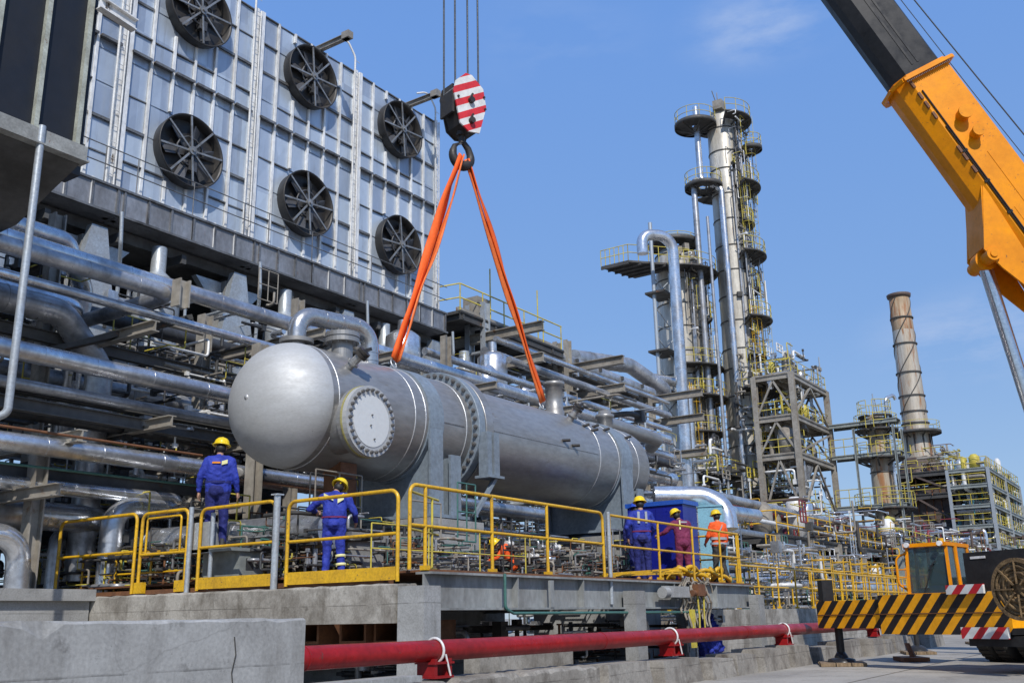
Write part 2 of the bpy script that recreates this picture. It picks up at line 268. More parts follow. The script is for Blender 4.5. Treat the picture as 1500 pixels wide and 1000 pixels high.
M = dict(
 clad=surf('clad', (.80, .82, .85), (.30, .30, .31), .84, .29, 1.1, (1, 1, 1), .85, .25, 5, rust=.12, bd=.02, rvar=.14),
 clad2=surf('clad_dull', (.52, .53, .55), (.17, .17, .17), .62, .38, 1.6, (1, 1, 1), .9, .3, 6, rust=.2, bd=.02),
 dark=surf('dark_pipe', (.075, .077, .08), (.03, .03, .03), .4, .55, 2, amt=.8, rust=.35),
 tower=surf('tower_clad', (.60, .57, .50), (.26, .23, .185), .22, .42, .9, (1.6, 1.6, .22), .9, .25, 3, rust=.32, rustc=(.22, .12, .05), bd=.04),
 stack2=surf('stack_top', (.42, .33, .22), (.20, .12, .06), .1, .6, .9, (1.2, 1.2, .14), .9, .1, 3, rust=.9, rustc=(.24, .10, .035)),
 stack=surf('stack_steel', (.50, .46, .39), (.29, .22, .14), .15, .5, .7, (1.2, 1.2, .14), .9, .1, 3, rust=.65, rustc=(.28, .13, .05)),
 galv=surf('galvanised', (.49, .555, .64), (.39, .45, .53), .35, .40, .5, (1, 1, .6), .8, .12, 1.6, bd=.03, var=.08, rvar=.1),
 rib=surf('rib_steel', (.86, .86, .84), (.58, .56, .52), .15, .42, 1.5, (1, 1, .4), .8, .1, rust=.25, rustc=(.1, .075, .05)),
 ledge=surf('ledge_steel', (.22, .22, .22), (.05, .05, .05), .4, .5, 2.5, amt=.9, rust=.3),
 band=surf('band_sheet', (.33, .34, .36), (.13, .13, .135), .35, .5, .9, (1, 1, .6), .9, .2, 4, rust=.15),
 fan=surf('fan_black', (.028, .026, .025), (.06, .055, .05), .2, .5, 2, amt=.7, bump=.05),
 spoke=surf('fan_spoke', (.36, .36, .35), (.12, .12, .12), .5, .45, 4, amt=.8),
 blade=surf('fan_blade', (.10, .10, .105), (.04, .04, .04), .3, .45, 4, amt=.8),
 vessel=surf('vessel_steel', (.33, .33, .325), (.19, .175, .155), .5, .42, .9, (.5, 1, 1.6), .6, .07, 3, rust=.22, rustc=(.15, .115, .085), bd=.02, var=.2),
 head=surf('vessel_head_paint', (.50, .51, .51), (.38, .38, .375), .38, .64, 2.2, (1, 1, 2.5), .6, .06, 3, bd=.01, var=.10, rvar=.08, rust=.05, rustc=(.15, .13, .11)),
 strap=surf('saddle_paint', (.22, .27, .32), (.15, .17, .19), .1, .5, 1.5, amt=.6, rust=.08),
 weld=surf('weld_bead', (.62, .63, .63), (.42, .42, .42), .5, .35, 6, bump=.3, bsc=60),
 blind=surf('blind_cover', (.60, .62, .62), (.50, .51, .51), .05, .5, 2, amt=.4, bump=0, var=.06),
 oldrope=surf('old_rope', (.30, .27, .22), (.14, .11, .08), 0, .8, 12, amt=.8),
 bolt=surf('bolt_steel', (.26, .25, .24), (.09, .09, .09), .6, .5, 20, amt=.8),
 brass=surf('gasket_ring', (.42, .38, .14), (.2, .16, .06), .2, .5, 4),
 yellow=surf('yellow_paint', (.72, .42, .012), (.34, .18, .02), .0, .42, 3, amt=.6, bump=.05, chip=.35),
 yellow2=surf('pale_yellow_paint', (.60, .50, .07), (.28, .22, .05), .0, .55, 2.2, amt=.8, bump=0, rust=.12),
 orange=surf('crane_orange', (.82, .29, .001), (.56, .18, .003), .0, .46, 1.1, amt=.7, bump=.05, bsc=4, chip=.22, var=.10, rust=.0),
 black=surf('black_paint', (.022, .023, .026), (.045, .044, .042), .0, .38, 1.5, amt=.7, bump=.05),
 boomgrey=surf('boom_black', (.016, .017, .019), (.032, .032, .034), .0, .36, 1.2, amt=.8, bump=.05, bsc=4),
 rubber=surf('tyre_rubber', (.022, .022, .022), (.05, .047, .042), 0, .85, 5, amt=.8, bump=.3),
 chrome=surf('cylinder_chrome', (.70, .72, .74), (.5, .5, .5), .95, .2, 2, bump=0, rvar=.05),
 beam=surf('beam_grey_paint', (.31, .325, .32), (.14, .135, .125), .05, .55, 1.4, (1, 1, .5), .85, .1, rust=.22, rustc=(.12, .10, .08)),
 galvpole=surf('pole_grey', (.46, .50, .53), (.28, .29, .3), .4, .4, 3, amt=.6),
 frame=surf('frame_steel', (.34, .315, .27), (.15, .125, .10), .1, .6, .8, amt=.8, rust=.35, rustc=(.17, .10, .055)),
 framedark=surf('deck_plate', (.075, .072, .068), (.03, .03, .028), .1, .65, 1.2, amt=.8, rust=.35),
 framegrey=surf('grey_green_steel', (.29, .32, .31), (.15, .16, .15), .1, .55, .8, amt=.7, rust=.12),
 rusty=surf('rusty_steel', (.20, .085, .035), (.08, .035, .02), .1, .75, 3, amt=.8),
 brown=surf('heater_casing', (.12, .085, .07), (.05, .04, .035), .1, .7, .5, amt=.8, rust=.4),
 red=surf('red_paint', (.30, .012, .014), (.15, .014, .015), 0, .36, 1.6, (1, 1, 1), .7, .06, chip=.12, bd=.01),
 redfar=surf('maroon_pipe', (.22, .025, .03), (.1, .02, .02), 0, .5, 2),
 teal=surf('teal_net', (.03, .20, .25), (.02, .09, .12), 0, .7, 1, amt=.8),
 greenp=surf('green_paint', (.06, .17, .145), (.04, .08, .07), 0, .5, 3),
 white=surf('white_paint', (.72, .72, .70), (.45, .44, .42), 0, .45, 2, amt=.6),
 sling=surf('sling_webbing', (.95, .14, .012), (.70, .09, .01), 0, .75, 6, (1, 1, .3), .6, .5, 40, bd=.01, var=.2),
 sling2=surf('sling_webbing_faded', (.90, .20, .04), (.55, .12, .03), 0, .75, 6, (1, 1, .3), .8, .5, 40, bd=.01, var=.3),
 rope=surf('wire_rope', (.075, .085, .095), (.03, .03, .03), .5, .5, 30),
 hook=surf('hook_forged', (.035, .032, .03), (.07, .06, .05), .3, .55, 6, amt=.7),
 conc=concrete('concrete_wall', (.34, .34, .33), (.17, .165, .155), .8),
 conc2=concrete('concrete_stained', (.38, .36, .32), (.10, .085, .065), 1.0, 1.6, (1, 1, .5)),
 conc3=concrete('concrete_pier', (.34, .345, .34), (.16, .155, .14), .8),
 kerb=concrete('concrete_block', (.31, .29, .255), (.09, .075, .06), 1.0, 1.4, (1, 1, .6)),
 blue=surf('blue_cloth', (.018, .040, .36), (.010, .018, .17), 0, .8, 7, amt=.7, bump=.8, bsc=9, bd=.04),
 navy=surf('navy_cloth', (.012, .018, .15), (.006, .009, .06), 0, .85, 7, amt=.7, bump=.8, bsc=9, bd=.04),
 maroon=surf('maroon_cloth', (.20, .02, .075), (.09, .015, .05), 0, .85, 7, amt=.7, bump=.8, bsc=9, bd=.04),
 skin=flat('skin', (.42, .24, .16), .6), hair=flat('hair', (.012, .010, .009), .6),
 helmet=surf('helmet_yellow', (.85, .60, .01), (.6, .4, .01), 0, .28, 5, bump=0), helmetblue=surf('helmet_blue', (.02, .08, .55), (.02, .05, .3), 0, .3, 5, bump=0),
 boot=flat('boot', (.45, .22, .05), .7), bootd=flat('boot_dark', (.03, .03, .03), .7), glove=flat('glove', (.3, .3, .28), .9),
 cabblue=surf('cabinet_blue', (.010, .016, .24), (.008, .014, .17), 0, .35, 2, bump=.03), cabcyan=surf('cabinet_pale_blue', (.22, .45, .55), (.15, .32, .42), 0, .5, 3),
 wood=surf('timber', (.27, .19, .11), (.10, .07, .04), 0, .85, 5, (1, 4, 1), .8, .4),
 navypanel=surf('navy_panel', (.004, .006, .012), (.007, .009, .015), 0, .55, .7, amt=.6, bump=.05),
 soffit=surf('soffit_grey', (.12, .12, .118), (.045, .043, .04), .05, .7, .7, amt=.9, rust=.2),
 ropereel=surf('reel_rope', (.25, .16, .07), (.07, .045, .025), .1, .8, 9, amt=.9, bump=.8, bsc=30),
 reflect=flat('reflective_tape', (.75, .72, .35), .5), tapegrey=flat('grey_tape', (.33, .36, .40), .5),
 hivis=surf('hivis_orange', (.95, .12, .015), (.6, .07, .01), 0, .8, 7, amt=.5, bump=.6, bsc=10, bd=.03),
)
def glassm():
    m, n, l, p = mk('cab_glass'); p.inputs['Base Color'].default_value = (.16, .25, .27, 1); p.inputs['Roughness'].default_value = .04
    p.inputs['Transmission Weight'].default_value = .85; p.inputs['IOR'].default_value = 1.35; return m
M['glass'] = glassm()
def panelvar(m):                                         # every sheet of the wall a slightly different tone
    n, l = m.node_tree.nodes, m.node_tree.links; p = n['Principled BSDF']; src = p.inputs['Base Color'].links[0].from_socket
    g = n.new('ShaderNodeNewGeometry').outputs['Position']; mp = n.new('ShaderNodeMapping'); mp.inputs['Scale'].default_value = (1.39, 0, .93); l.new(g, mp.inputs[0])
    fl = n.new('ShaderNodeVectorMath'); fl.operation = 'FLOOR'; l.new(mp.outputs[0], fl.inputs[0]); wn_ = n.new('ShaderNodeTexWhiteNoise'); l.new(fl.outputs[0], wn_.inputs[0])
    c = mixc(n, l, 1.0, src, ramp(n, l, wn_.outputs['Value'], [(0, (.72, .74, .78)), (1, (1.15, 1.15, 1.12))]), 'MULTIPLY')
    st = noise(n, l, g, 2.0, 6, .65, (2.2, 1, .16), (7, 0, 0)); c = mixc(n, l, rng(n, l, st, .56, .74, 0, .55), c, (.20, .21, .22))
    l.new(c, p.inputs['Base Color'])
panelvar(M['galv'])
for k_ in ('orange', 'boomgrey', 'black', 'red'): M[k_].node_tree.nodes['Principled BSDF'].inputs['Specular IOR Level'].default_value = .22
def groundm():
    m, n, l, p = mk('yard_concrete'); g = n.new('ShaderNodeNewGeometry').outputs['Position']
    c = mixc(n, l, rng(n, l, noise(n, l, g, .25, 8, .6), .4, .65), (.36, .335, .29), (.22, .205, .18))
    c = mixc(n, l, rng(n, l, noise(n, l, g, 1.7, 7, .7), .52, .7, 0, .7), c, (.13, .12, .10))
    c = mixc(n, l, 1.0, c, ramp(n, l, noise(n, l, g, 25, 4), [(.3, (.8,)*3), (.7, (1.1,)*3)]), 'MULTIPLY')
    br = n.new('ShaderNodeTexBrick'); br.offset = 0; br.inputs['Scale'].default_value = .22; br.inputs['Mortar Size'].default_value = .006; br.inputs['Brick Width'].default_value = 1; br.inputs['Row Height'].default_value = 1
    br.inputs['Color1'].default_value = br.inputs['Color2'].default_value = (1, 1, 1, 1); br.inputs['Mortar'].default_value = (.35, .33, .3, 1); l.new(g, br.inputs['Vector'])
    c = mixc(n, l, 1.0, c, br.outputs['Color'], 'MULTIPLY')
    l.new(c, p.inputs['Base Color']); p.inputs['Roughness'].default_value = .88
    b = n.new('ShaderNodeBump'); b.inputs['Strength'].default_value = .4; b.inputs['Distance'].default_value = .02
    l.new(noise(n, l, g, 6, 9, .7), b.inputs['Height']); l.new(b.outputs[0], p.inputs['Normal']); return m
M['ground'] = groundm()
# ------------------------------------------------------------------ ground
GZ = .2
g = MB(); g.add([(-300, -900, GZ), (1500, -900, GZ), (1500, 1200, GZ), (-300, 1200, GZ)], [(0, 1, 2, 3)])
tag(g.build('ground', M['ground']), kind='structure')
# ------------------------------------------------------------------ air cooler wall (fans)
WY, WZ0, WZ1, BW = 22.0, 11.35, 20.05, 4.55
def fan_parts(root, cx, cz, y=WY):
    rot = R_.uniform(0, 2); m = MB(); m.lathe([(1.10*.87, 0), (1.17*.87, -.34), (1.22*.87, -.40), (1.25*.87, -.40), (1.24*.87, -.34), (1.18*.87, 0)], (cx, y, cz), (0, 1, 0), 48)
    fan = m.build('fan', M['fan'], root)
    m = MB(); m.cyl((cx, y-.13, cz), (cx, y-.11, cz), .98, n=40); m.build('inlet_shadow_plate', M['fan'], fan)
    m = MB()
    for k in range(6):
        a = k*PI/3+rot; d = V3((math.cos(a), 0, math.sin(a))); t = V3((-math.sin(a), 0, math.cos(a)))
        p = V3((cx, y-.25, cz)); pts = [p+d*.18-t*.08, p+d*.86-t*.16+V3((0, .08, 0)), p+d*.86+t*.12-V3((0, .06, 0)), p+d*.18+t*.10]
        m.prism(pts, (0, .012, 0))
    m.build('blades', M['blade'], fan)
    m = MB(); m.cyl((cx, y-.34, cz), (cx, y-.16, cz), .20, n=20); m.tube([(cx+.45*math.cos(q*.6), y-.3, cz+.45*math.sin(q*.6)) for q in range(9)], .03); m.cbox((cx+.1, y-.27, cz-.42), (.26, .16, .3)); m.build('motor', M['blade'], fan)
    m = MB()
    for k in range(8):
        a = k*PI/4+.10; d = V3((math.cos(a), 0, math.sin(a)))
        m.bar(V3((cx, y-.39, cz))+d*.1, V3((cx, y-.39, cz))+d*1.05, .055, .03, (0, 1, 0))
    m.cyl((cx, y-.45, cz), (cx, y-.37, cz), .13, n=16); m.cyl((cx, y-.49, cz), (cx, y-.45, cz), .05, n=10)
    m.build('spokes', M['spoke'], fan)
bayl = ['hidden behind the dark cabinet, furthest left', 'half hidden behind the dark cabinet',
        'upper fan cut by the picture top', 'second from the right end', 'right end one against the sky']
for k in range(5):
    x0 = 27.5-BW*(5-k); x1 = x0+BW; cx = (x0+x1)/2-.12
    root = thing('air_cooler_bay', 'silver air cooler bay with black fans, '+bayl[k], 'air cooler', (cx, WY, WZ0), 'air cooler bays in the fan wall')
    m = MB(); m.box(x0+.02, x1-.02, WY, WY+2.6, WZ0+.75, WZ1); m.build('casing', M['galv'], root)
    m = MB(); xs = [x0+.12+i*(BW-.24)/6 for i in range(7)]
    for i, x in enumerate(xs):
        wd = .13 if i in (0, 6) else .075
        if i in (0, 6):
            m.box(x-wd/2, x+wd/2, WY-.14, WY-.001, WZ0, WZ1+.04); continue
        zs = [(WZ0+.75, 14.1-1.07), (14.1+1.07, 18.65-1.07), (18.65+1.07, WZ1)] if abs(x-cx) < .8 else [(WZ0+.75, WZ1)]
        if .8 <= abs(x-cx) < 1.02: zs = [(WZ0+.75, 13.4), (14.8, 17.95), (19.35, WZ1)]
        for a, b in zs: m.box(x-wd/2, x+wd/2, WY-.10, WY-.001, a, b)
        m.box(x-.03, x+.03, WY-.55, WY-.42, WZ0+.0, WZ0+.8)
    m.build('upright_ribs', M['rib'], root)
    m = MB(); nz = 8
    for j in range(nz+1):
        z = WZ0+.80+j*(WZ1-WZ0-.82)/nz
        if j == 4: z = 16.4
        for i in range(6):
            a, b = xs[i], xs[i+1]; mid = (a+b)/2
            if min(math.hypot(mid-cx, z-14.1), math.hypot(mid-cx, z-18.65)) < 1.1: continue
            dp = .20 if j == 4 else (.085 if (i+j) % 3 else .05)
            if (i*7+j*3+k) % 9 == 0 and j not in (4, nz): continue
            m.box(a+.04, b-.04, WY-dp, WY-.002, z-.02, z+.015)
            if j in (2, 4, 6): m.box(a+.05, b-.05, WY-dp-.01, WY-dp+.01, z-.06, z+.02)
    m.build('ledges', M['ledge'], root)
    # sheet seams: slightly bowed single sheets laid in each cell
    m = MB()
    for j in range(nz):
        for i in range(6):
            z = WZ0+.83+j*(WZ1-WZ0-.82)/nz; z2 = z+(WZ1-WZ0-.82)/nz-.06; a, b = xs[i]+.05, xs[i+1]-.05
            t = R_.uniform(-.012, .012); q = R_.uniform(-.012, .012)
            m.add([(a, WY-.02+t, z), (b, WY-.02-t, z), (b, WY-.02-q, z2), (a, WY-.02+q, z2)], [(0, 1, 2, 3)])
    m.build('sheets', M['galv'], root)
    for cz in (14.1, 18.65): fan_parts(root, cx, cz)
    m = MB(); m.box(x0+.01, x1-.01, WY-.52, WY+2.6, WZ0, WZ0+.72); m.build('lower_band', M['band'], root)
    m = MB()
    m.box(x0, x1, WY-.58, WY-.52, WZ0+.70, WZ0+.76); m.box(x0, x1, WY-.6, WY-.52, WZ0-.04, WZ0+.02)
    for i in range(7): 
        x = x0+.1+i*(BW-.2)/6; m.box(x-.03, x+.03, WY-.56, WY-.52, WZ0+.02, WZ0+.70)
    m.build('band_trim', M['ledge'], root)
    m = MB()
    for z in (WZ0+1.25, WZ0+1.75): m.tube([(x0, WY-.55, z), (x1, WY-.55, z)], .016, 6)
    for i in range(3): m.tube([(x0+.4+i*1.8, WY-.55, WZ0+.74), (x0+.4+i*1.8, WY-.55, WZ0+1.76)], .016, 6)
    m.build('handrail', M['ledge'], root)
    m = MB(); m.tube(route([(x1-.30, WY-.22, WZ0+.9), (x1-.30, WY-.22, WZ1+.45), (x1-.62, WY-.1, WZ1+1.05), (x1-.95, WY+.2, WZ1+.95)], .5), .035, 8)
    m.tube([(x1-.05, WY-.2, WZ0+.9), (x1-.05, WY-.2, WZ1-.05)], .028, 8)
    for q in range(18): m.tube([(x1-.30, WY-.22, WZ0+1.2+q*.46), (x1-.05, WY-.2, WZ0+1.2+q*.46)], .010, 5)
    m.build('ladder', M['white'], root)
for k, x in enumerate((21.15, 25.9)):
    m = MB(); m.ibeam((x, WY+1.5, WZ1+.1), (x, WY-1.35, WZ1+.1), .16, .2, .02); m.box(x-.12, x+.12, WY-1.42, WY-1.1, WZ1, WZ1+.25)
    tag(m.build('lifting_beam', M['frame']), 'brown steel beam jutting out of the fan wall top, '+('left one' if k == 0 else 'right one near the hook'), 'beam', 'beams jutting from the fan wall top')
# soffit slab and legs below the fan wall
m = MB(); m.box(3, 27.5, WY+.2, WY+7, WZ0-.35, WZ0-.05); 
for x in range(4, 28, 2): m.box(x, x+.15, WY-.3, WY+7, WZ0-.6, WZ0-.35)
tag(m.build('cooler_deck', M['soffit']), 'dark steel deck slab carrying the fan wall', 'deck')
for k in range(6):
    x = 27.1-k*4.55
    root = thing('rack_leg', 'concrete and steel leg under the fan wall, number %s from the right' % ['one', 'two', 'three', 'four', 'five', 'six'][k], 'column', (x, WY, 0), 'legs under the fan wall')
    m = MB(); m.box(x-.3, x+.3, WY-.1, WY+.5, 0, WZ0-.6); m.build('pier', M['conc3'], root)
    m = MB(); m.prism([(x-.75, WY-.35, 8.0), (x+.75, WY-.35, 8.0), (x+.22, WY-.35, WZ0-.36), (x-.22, WY-.35, WZ0-.36)], (0, .22, 0)); m.cyl((x+1.9, WY-.2, 8.1), (x+1.9, WY-.2, 9.6), .62, n=20); m.lathe([(.62, 9.6), (.4, 10.1), (.2, 10.3), (.2, 11.0)], (x+1.9, WY-.2, 0), n=20); m.prism([(x+.3, WY+.1, WZ0-1.6), (x+.3, WY+.1, WZ0-.62), (x+1.2, WY+.1, WZ0-.62)], (0, .2, 0)); m.prism([(x-.3, WY+.1, WZ0-1.6), (x-1.2, WY+.1, WZ0-.62), (x-.3, WY+.1, WZ0-.62)], (0, .2, 0)); m.build('bracket', M['galvpole'], root)
    m = MB(); m.tube(route([(x+.15, WY-1.0, WZ0-.1), (x+.2, WY-1.0, WZ0-.9), (x+.5, WY-.6, WZ0-1.6), (x+.55, WY-.5, WZ0-2.4)], .2), .05, 8); m.build('drain_pipe', M['galvpole'], root)
# drums and floors added behind the rack, blocking sky so the inside reads dark
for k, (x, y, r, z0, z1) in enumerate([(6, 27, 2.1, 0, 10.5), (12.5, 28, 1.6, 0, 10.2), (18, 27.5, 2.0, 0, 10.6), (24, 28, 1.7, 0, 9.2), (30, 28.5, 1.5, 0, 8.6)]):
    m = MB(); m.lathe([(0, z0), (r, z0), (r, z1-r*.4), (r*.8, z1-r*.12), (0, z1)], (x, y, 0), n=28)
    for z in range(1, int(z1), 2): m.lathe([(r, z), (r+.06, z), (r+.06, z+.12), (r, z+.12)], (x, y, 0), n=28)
    tag(m.build('sky_block_drum', M['dark']), 'dark upright drum added to block the sky behind the pipe rack, number %s from the left' % ['one', 'two', 'three', 'four', 'five'][k], 'drum', 'drums added to darken the pipe rack')
for k, (z, y) in enumerate([(9.6, 24.5), (6.9, 23.5), (4.2, 22.5)]):  # added floors that shade the otherwise open rack
    m = MB(); m.box(2, 34, y, y+6, z, z+.12)
    for x in range(2, 34, 3): m.ibeam((x, y-.2, z-.16), (x, y+6, z-.16), .2, .3, .02)
    tag(m.build('sky_block_floor', M['framedark']), '%s plate floor added to block the sky behind the pipes' % ['upper dark', 'middle dark', 'lower dark'][k], 'floor', 'floors added to darken the pipe rack')
# ------------------------------------------------------------------ pipe rack steelwork (left)
def pipe(name, label, cat, pts, r, mat='clad', bend=None, ring=1.0, group=None, flg=(), n=16, rmat=None):
    path = route(pts, bend if bend else r*2.2, 7); m = MB(); m.tube(path, r, n)
    P = [V3(p) for p in pts]
    for a, b in zip(P, P[1:]):
        L = (b-a).length; d = (b-a)/L
        if ring:
            q = ring*R_.uniform(.4, .9)+r*2
            while q < L-r*2.2:
                m.cyl(a+d*(q-.018), a+d*(q+.018), r*1.035, n=n); q += ring*R_.uniform(.8, 1.25)
    o = m.build(name, M[mat]); tag(o, label, cat, group)
    if flg:
        root = o
        for i, t in flg:
            a, b = P[i], P[i+1]; d = (b-a).normalized(); c = a+(b-a)*t
            f = MB(); f.cyl(c-d*.09, c-d*.01, r*1.45, n=n); f.cyl(c+d*.01, c+d*.09, r*1.45, n=n)
            for k in range(10):
                u = V3((0, 0, 1)) if abs(d.z) < .9 else V3((1, 0, 0)); aa = d.cross(u).normalized(); bb = d.cross(aa); q = c+(aa*math.cos(k*PI/5)+bb*math.sin(k*PI/5))*r*1.25
                f.cyl(q-d*.12, q+d*.12, .025, n=6)
            fo = f.build('flange', M[rmat or 'clad2']); fo.location = V3(fo['_o'])-V3(o['_o']); fo.parent = o
    return o
XR = 46
pipes = [
 ('P1', 'short fat silver pipe under the fan wall ending in a downward bend at left', [(2, 17.2, 8.42), (10.0, 17.2, 8.42), (10.9, 17.9, 7.8), (11.2, 18.6, 5)], .20, 'clad'),
 ('P2', 'long silver pipe running right below the fan wall, the topmost of the front pipes', [(2, 15.9, 7.62), (34, 15.9, 7.62)], .165, 'clad'),
 ('P2b', 'dull silver pipe just below and in front of the topmost long pipe', [(2, 15.0, 7.13), (10.9, 15.0, 7.13), (10.9, 18, 7.13)], .145, 'clad2'),
 ('P3', 'thin shiny pipe slanting under the upper pipes', [(1, 15.2, 6.72), (33, 15.2, 6.72)], .085, 'clad'),
 ('P3b', 'thin dull pipe alongside the thin shiny pipe', [(1, 15.9, 6.95), (36, 15.9, 6.95)], .07, 'clad2'),
 ('P4', 'fat lagged pipe at the left edge with flanges and a downward bend', [(2, 16.4, 6.72), (9.6, 16.4, 6.72), (10.6, 16.6, 5.9), (10.7, 16.8, 2)], .25, 'clad2'),
 ('P4b', 'silver pipe lying above the fat lagged pipe at the left edge', [(2, 16.9, 7.05), (10.3, 16.9, 7.05), (10.3, 19, 7.05)], .18, 'clad'),
 ('P5', 'big bright silver pipe leading to the left side of the vessel head', [(1, 15.0, 5.46), (22, 15.0, 5.46)], .16, 'clad'),
 ('P6', 'dull pipe just under the big bright silver pipe', [(3, 15.4, 5.02), (30, 15.4, 5.02)], .10, 'clad2'),
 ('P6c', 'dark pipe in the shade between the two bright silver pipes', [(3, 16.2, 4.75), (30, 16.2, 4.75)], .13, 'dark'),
 ('P7', 'bright silver pipe passing behind the worker standing at left', [(1, 15.2, 4.03), (24, 15.2, 4.03)], .16, 'clad'),
 ('P7b', 'short silver pipe with a bend above the worker standing at left', [(10.3, 16.6, 4.95), (12.6, 16.6, 4.95), (13.2, 17, 4.5), (13.2, 17.0, 2)], .15, 'clad'),
 ('P8', 'medium silver pipe at the left edge above the elbow pipe', [(2, 16.0, 3.50), (12.2, 16.0, 3.50), (12.2, 18, 3.5)], .125, 'clad'),
 ('P9', 'fat silver pipe low at the left edge with rust marks', [(2, 16.6, 3.08), (10.9, 16.6, 3.08), (11.6, 18.5, 3.08)], .25, 'clad'),
 ('P9b', 'silver pipe low at the left edge turning down to the ground', [(2, 15.6, 2.62), (8.85, 15.6, 2.62), (8.95, 15.6, 0)], .19, 'clad'),
 ('P10', 'fat grey pipe running away behind the yellow railing below the vessel head', [(11.6, 11.4, 2.62), (11.6, 19.5, 2.62)], .30, 'clad'),
 ('P11', 'silver elbow pipe rising behind the left yellow railing', [(10.75, 16.0, 1.6), (10.75, 16.0, 3.3), (11.9, 16.0, 3.3), (13, 17, 3.5)], .20, 'clad'),
 ('P12', 'vertical grey pipe behind the leftmost railing post', [(10.2, 16.8, .6), (10.2, 16.8, 2.7), (11, 18, 2.9)], .12, 'clad2'),
 ('P13', 'thin rusty brown rail pipe slanting at left below the big bright pipe', [(3, 14.2, 4.06), (11.2, 14.2, 4.06)], .022, 'rusty'),
 ('P14', 'teal painted small pipe low in the rack at left', [(3, 15.4, 3.72), (13, 15.4, 3.72)], .022, 'greenp'),
 ('P15', 'dark pipe high under the cooler deck', [(2, 24, 9.6), (28, 24, 9.6)], .2, 'dark'),
 ('P16', 'dull silver pipe high under the cooler deck beside the brackets', [(2, 22.6, 8.9), (30, 22.6, 8.9)], .24, 'clad2'),
 ('P17', 'dull silver pipe deep in the rack at half height', [(2, 18.5, 6.0), (40, 18.5, 6.0)], .22, 'clad2'),
 ('P18', 'dull silver pipe deep in the rack, low', [(2, 18.8, 4.6), (38, 18.8, 4.6)], .2, 'clad2'),
 ('P19', 'dark pipe deep in the rack near the ground', [(2, 19.2, 3.0), (38, 19.2, 3.0)], .3, 'dark'),
 ('P20', 'dark lagged pipe deep in the rack above the thin shiny pipe', [(2, 18, 7.4), (40, 18, 7.4)], .16, 'dark'),
 ('R1', 'silver pipe behind the right half of the vessel leading to the towers', [(18, 16.5, 6.3), (41, 16.5, 6.3)], .26, 'clad'),
 ('R2', 'slim silver pipe above the vessel between the slings', [(22, 18, 8.9), (48, 18, 8.9)], .12, 'clad'),
 ('R3', 'second slim silver pipe above the vessel between the slings', [(22, 18.6, 8.6), (48, 18.6, 8.6)], .13, 'clad'),
 ('R4', 'fat grey pipe along the top edge of the walkway right of the orange sling', [(31, 21.6, 12.05), (44.5, 21.6, 12.05)], .30, 'clad2'),
 ('R5', 'fat silver pipe with two bends on top of the rack left of the towers', [(41, 24, 13.6), (47, 24, 14.4), (49.5, 23, 13.2), (50, 24, 13.2)], .42, 'clad2'),
 ('R6', 'medium pipe below the walkway beside the slim pipes', [(28.5, 20.5, 10.7), (60, 20.5, 10.7)], .17, 'clad'),
 ('R7', 'upper slim pipe below the walkway', [(28.5, 20.0, 11.1), (58, 20.0, 11.1)], .10, 'clad'),
 ('R8', 'lower slim pipe below the walkway', [(28.5, 19.4, 10.2), (60, 19.4, 10.2)], .13, 'clad2'),
 ('R9', 'fat dull pipe far right in the rack behind the last vessel nozzle', [(30, 19, 8.0), (62, 19, 8.0)], .28, 'clad2'),
 ('R10', 'silver pipe crossing behind the vessel end at mid height', [(24, 16.5, 5.2), (52, 16.5, 5.2)], .2, 'clad'),
 ('R11', 'silver pipe low behind the vessel end', [(20, 14.8, 3.1), (46, 14.8, 3.1)], .26, 'clad'),
 ('R12', 'fat silver pipe seen under the vessel between the saddles', [(15.5, 13.4, 2.95), (28, 13.4, 2.95)], .27, 'clad'),
 ('R13', 'long fat silver pipe behind the far yellow railing left of the crane', [(24, 14.2, 2.35), (70, 14.2, 2.35)], .36, 'clad'),
 ('R14', 'fat silver pipe with a drooping bend over the blue cabinet', [tuple(at(958, 727, d=25.5)), tuple(at(1034, 727, d=25.5)), tuple(at(1062, 745, d=25.2)), tuple(at(1066, 775, d=25.0))], .27, 'clad'),
 ('R15', 'silver pipe right of the blue cabinet ending in a capped tee', [tuple(at(1055, 748, d=30)), tuple(at(1108, 755, d=33))], .22, 'clad'),
]
for p in pipes:
    for i, q in enumerate(p[2]):
        if q[2] > 3.6 and q[0] > q[1]*2.15 and p[0] not in ('R14', 'R15', 'R5'): p[2][i] = (q[1]*2.15, q[1], q[2])
    pipe('process_pipe', p[1], 'pipe', p[2], p[3], p[4], ring=1.1, flg=((0, .72),) if p[0] in ('P4', 'P9', 'P10', 'R9') else ())
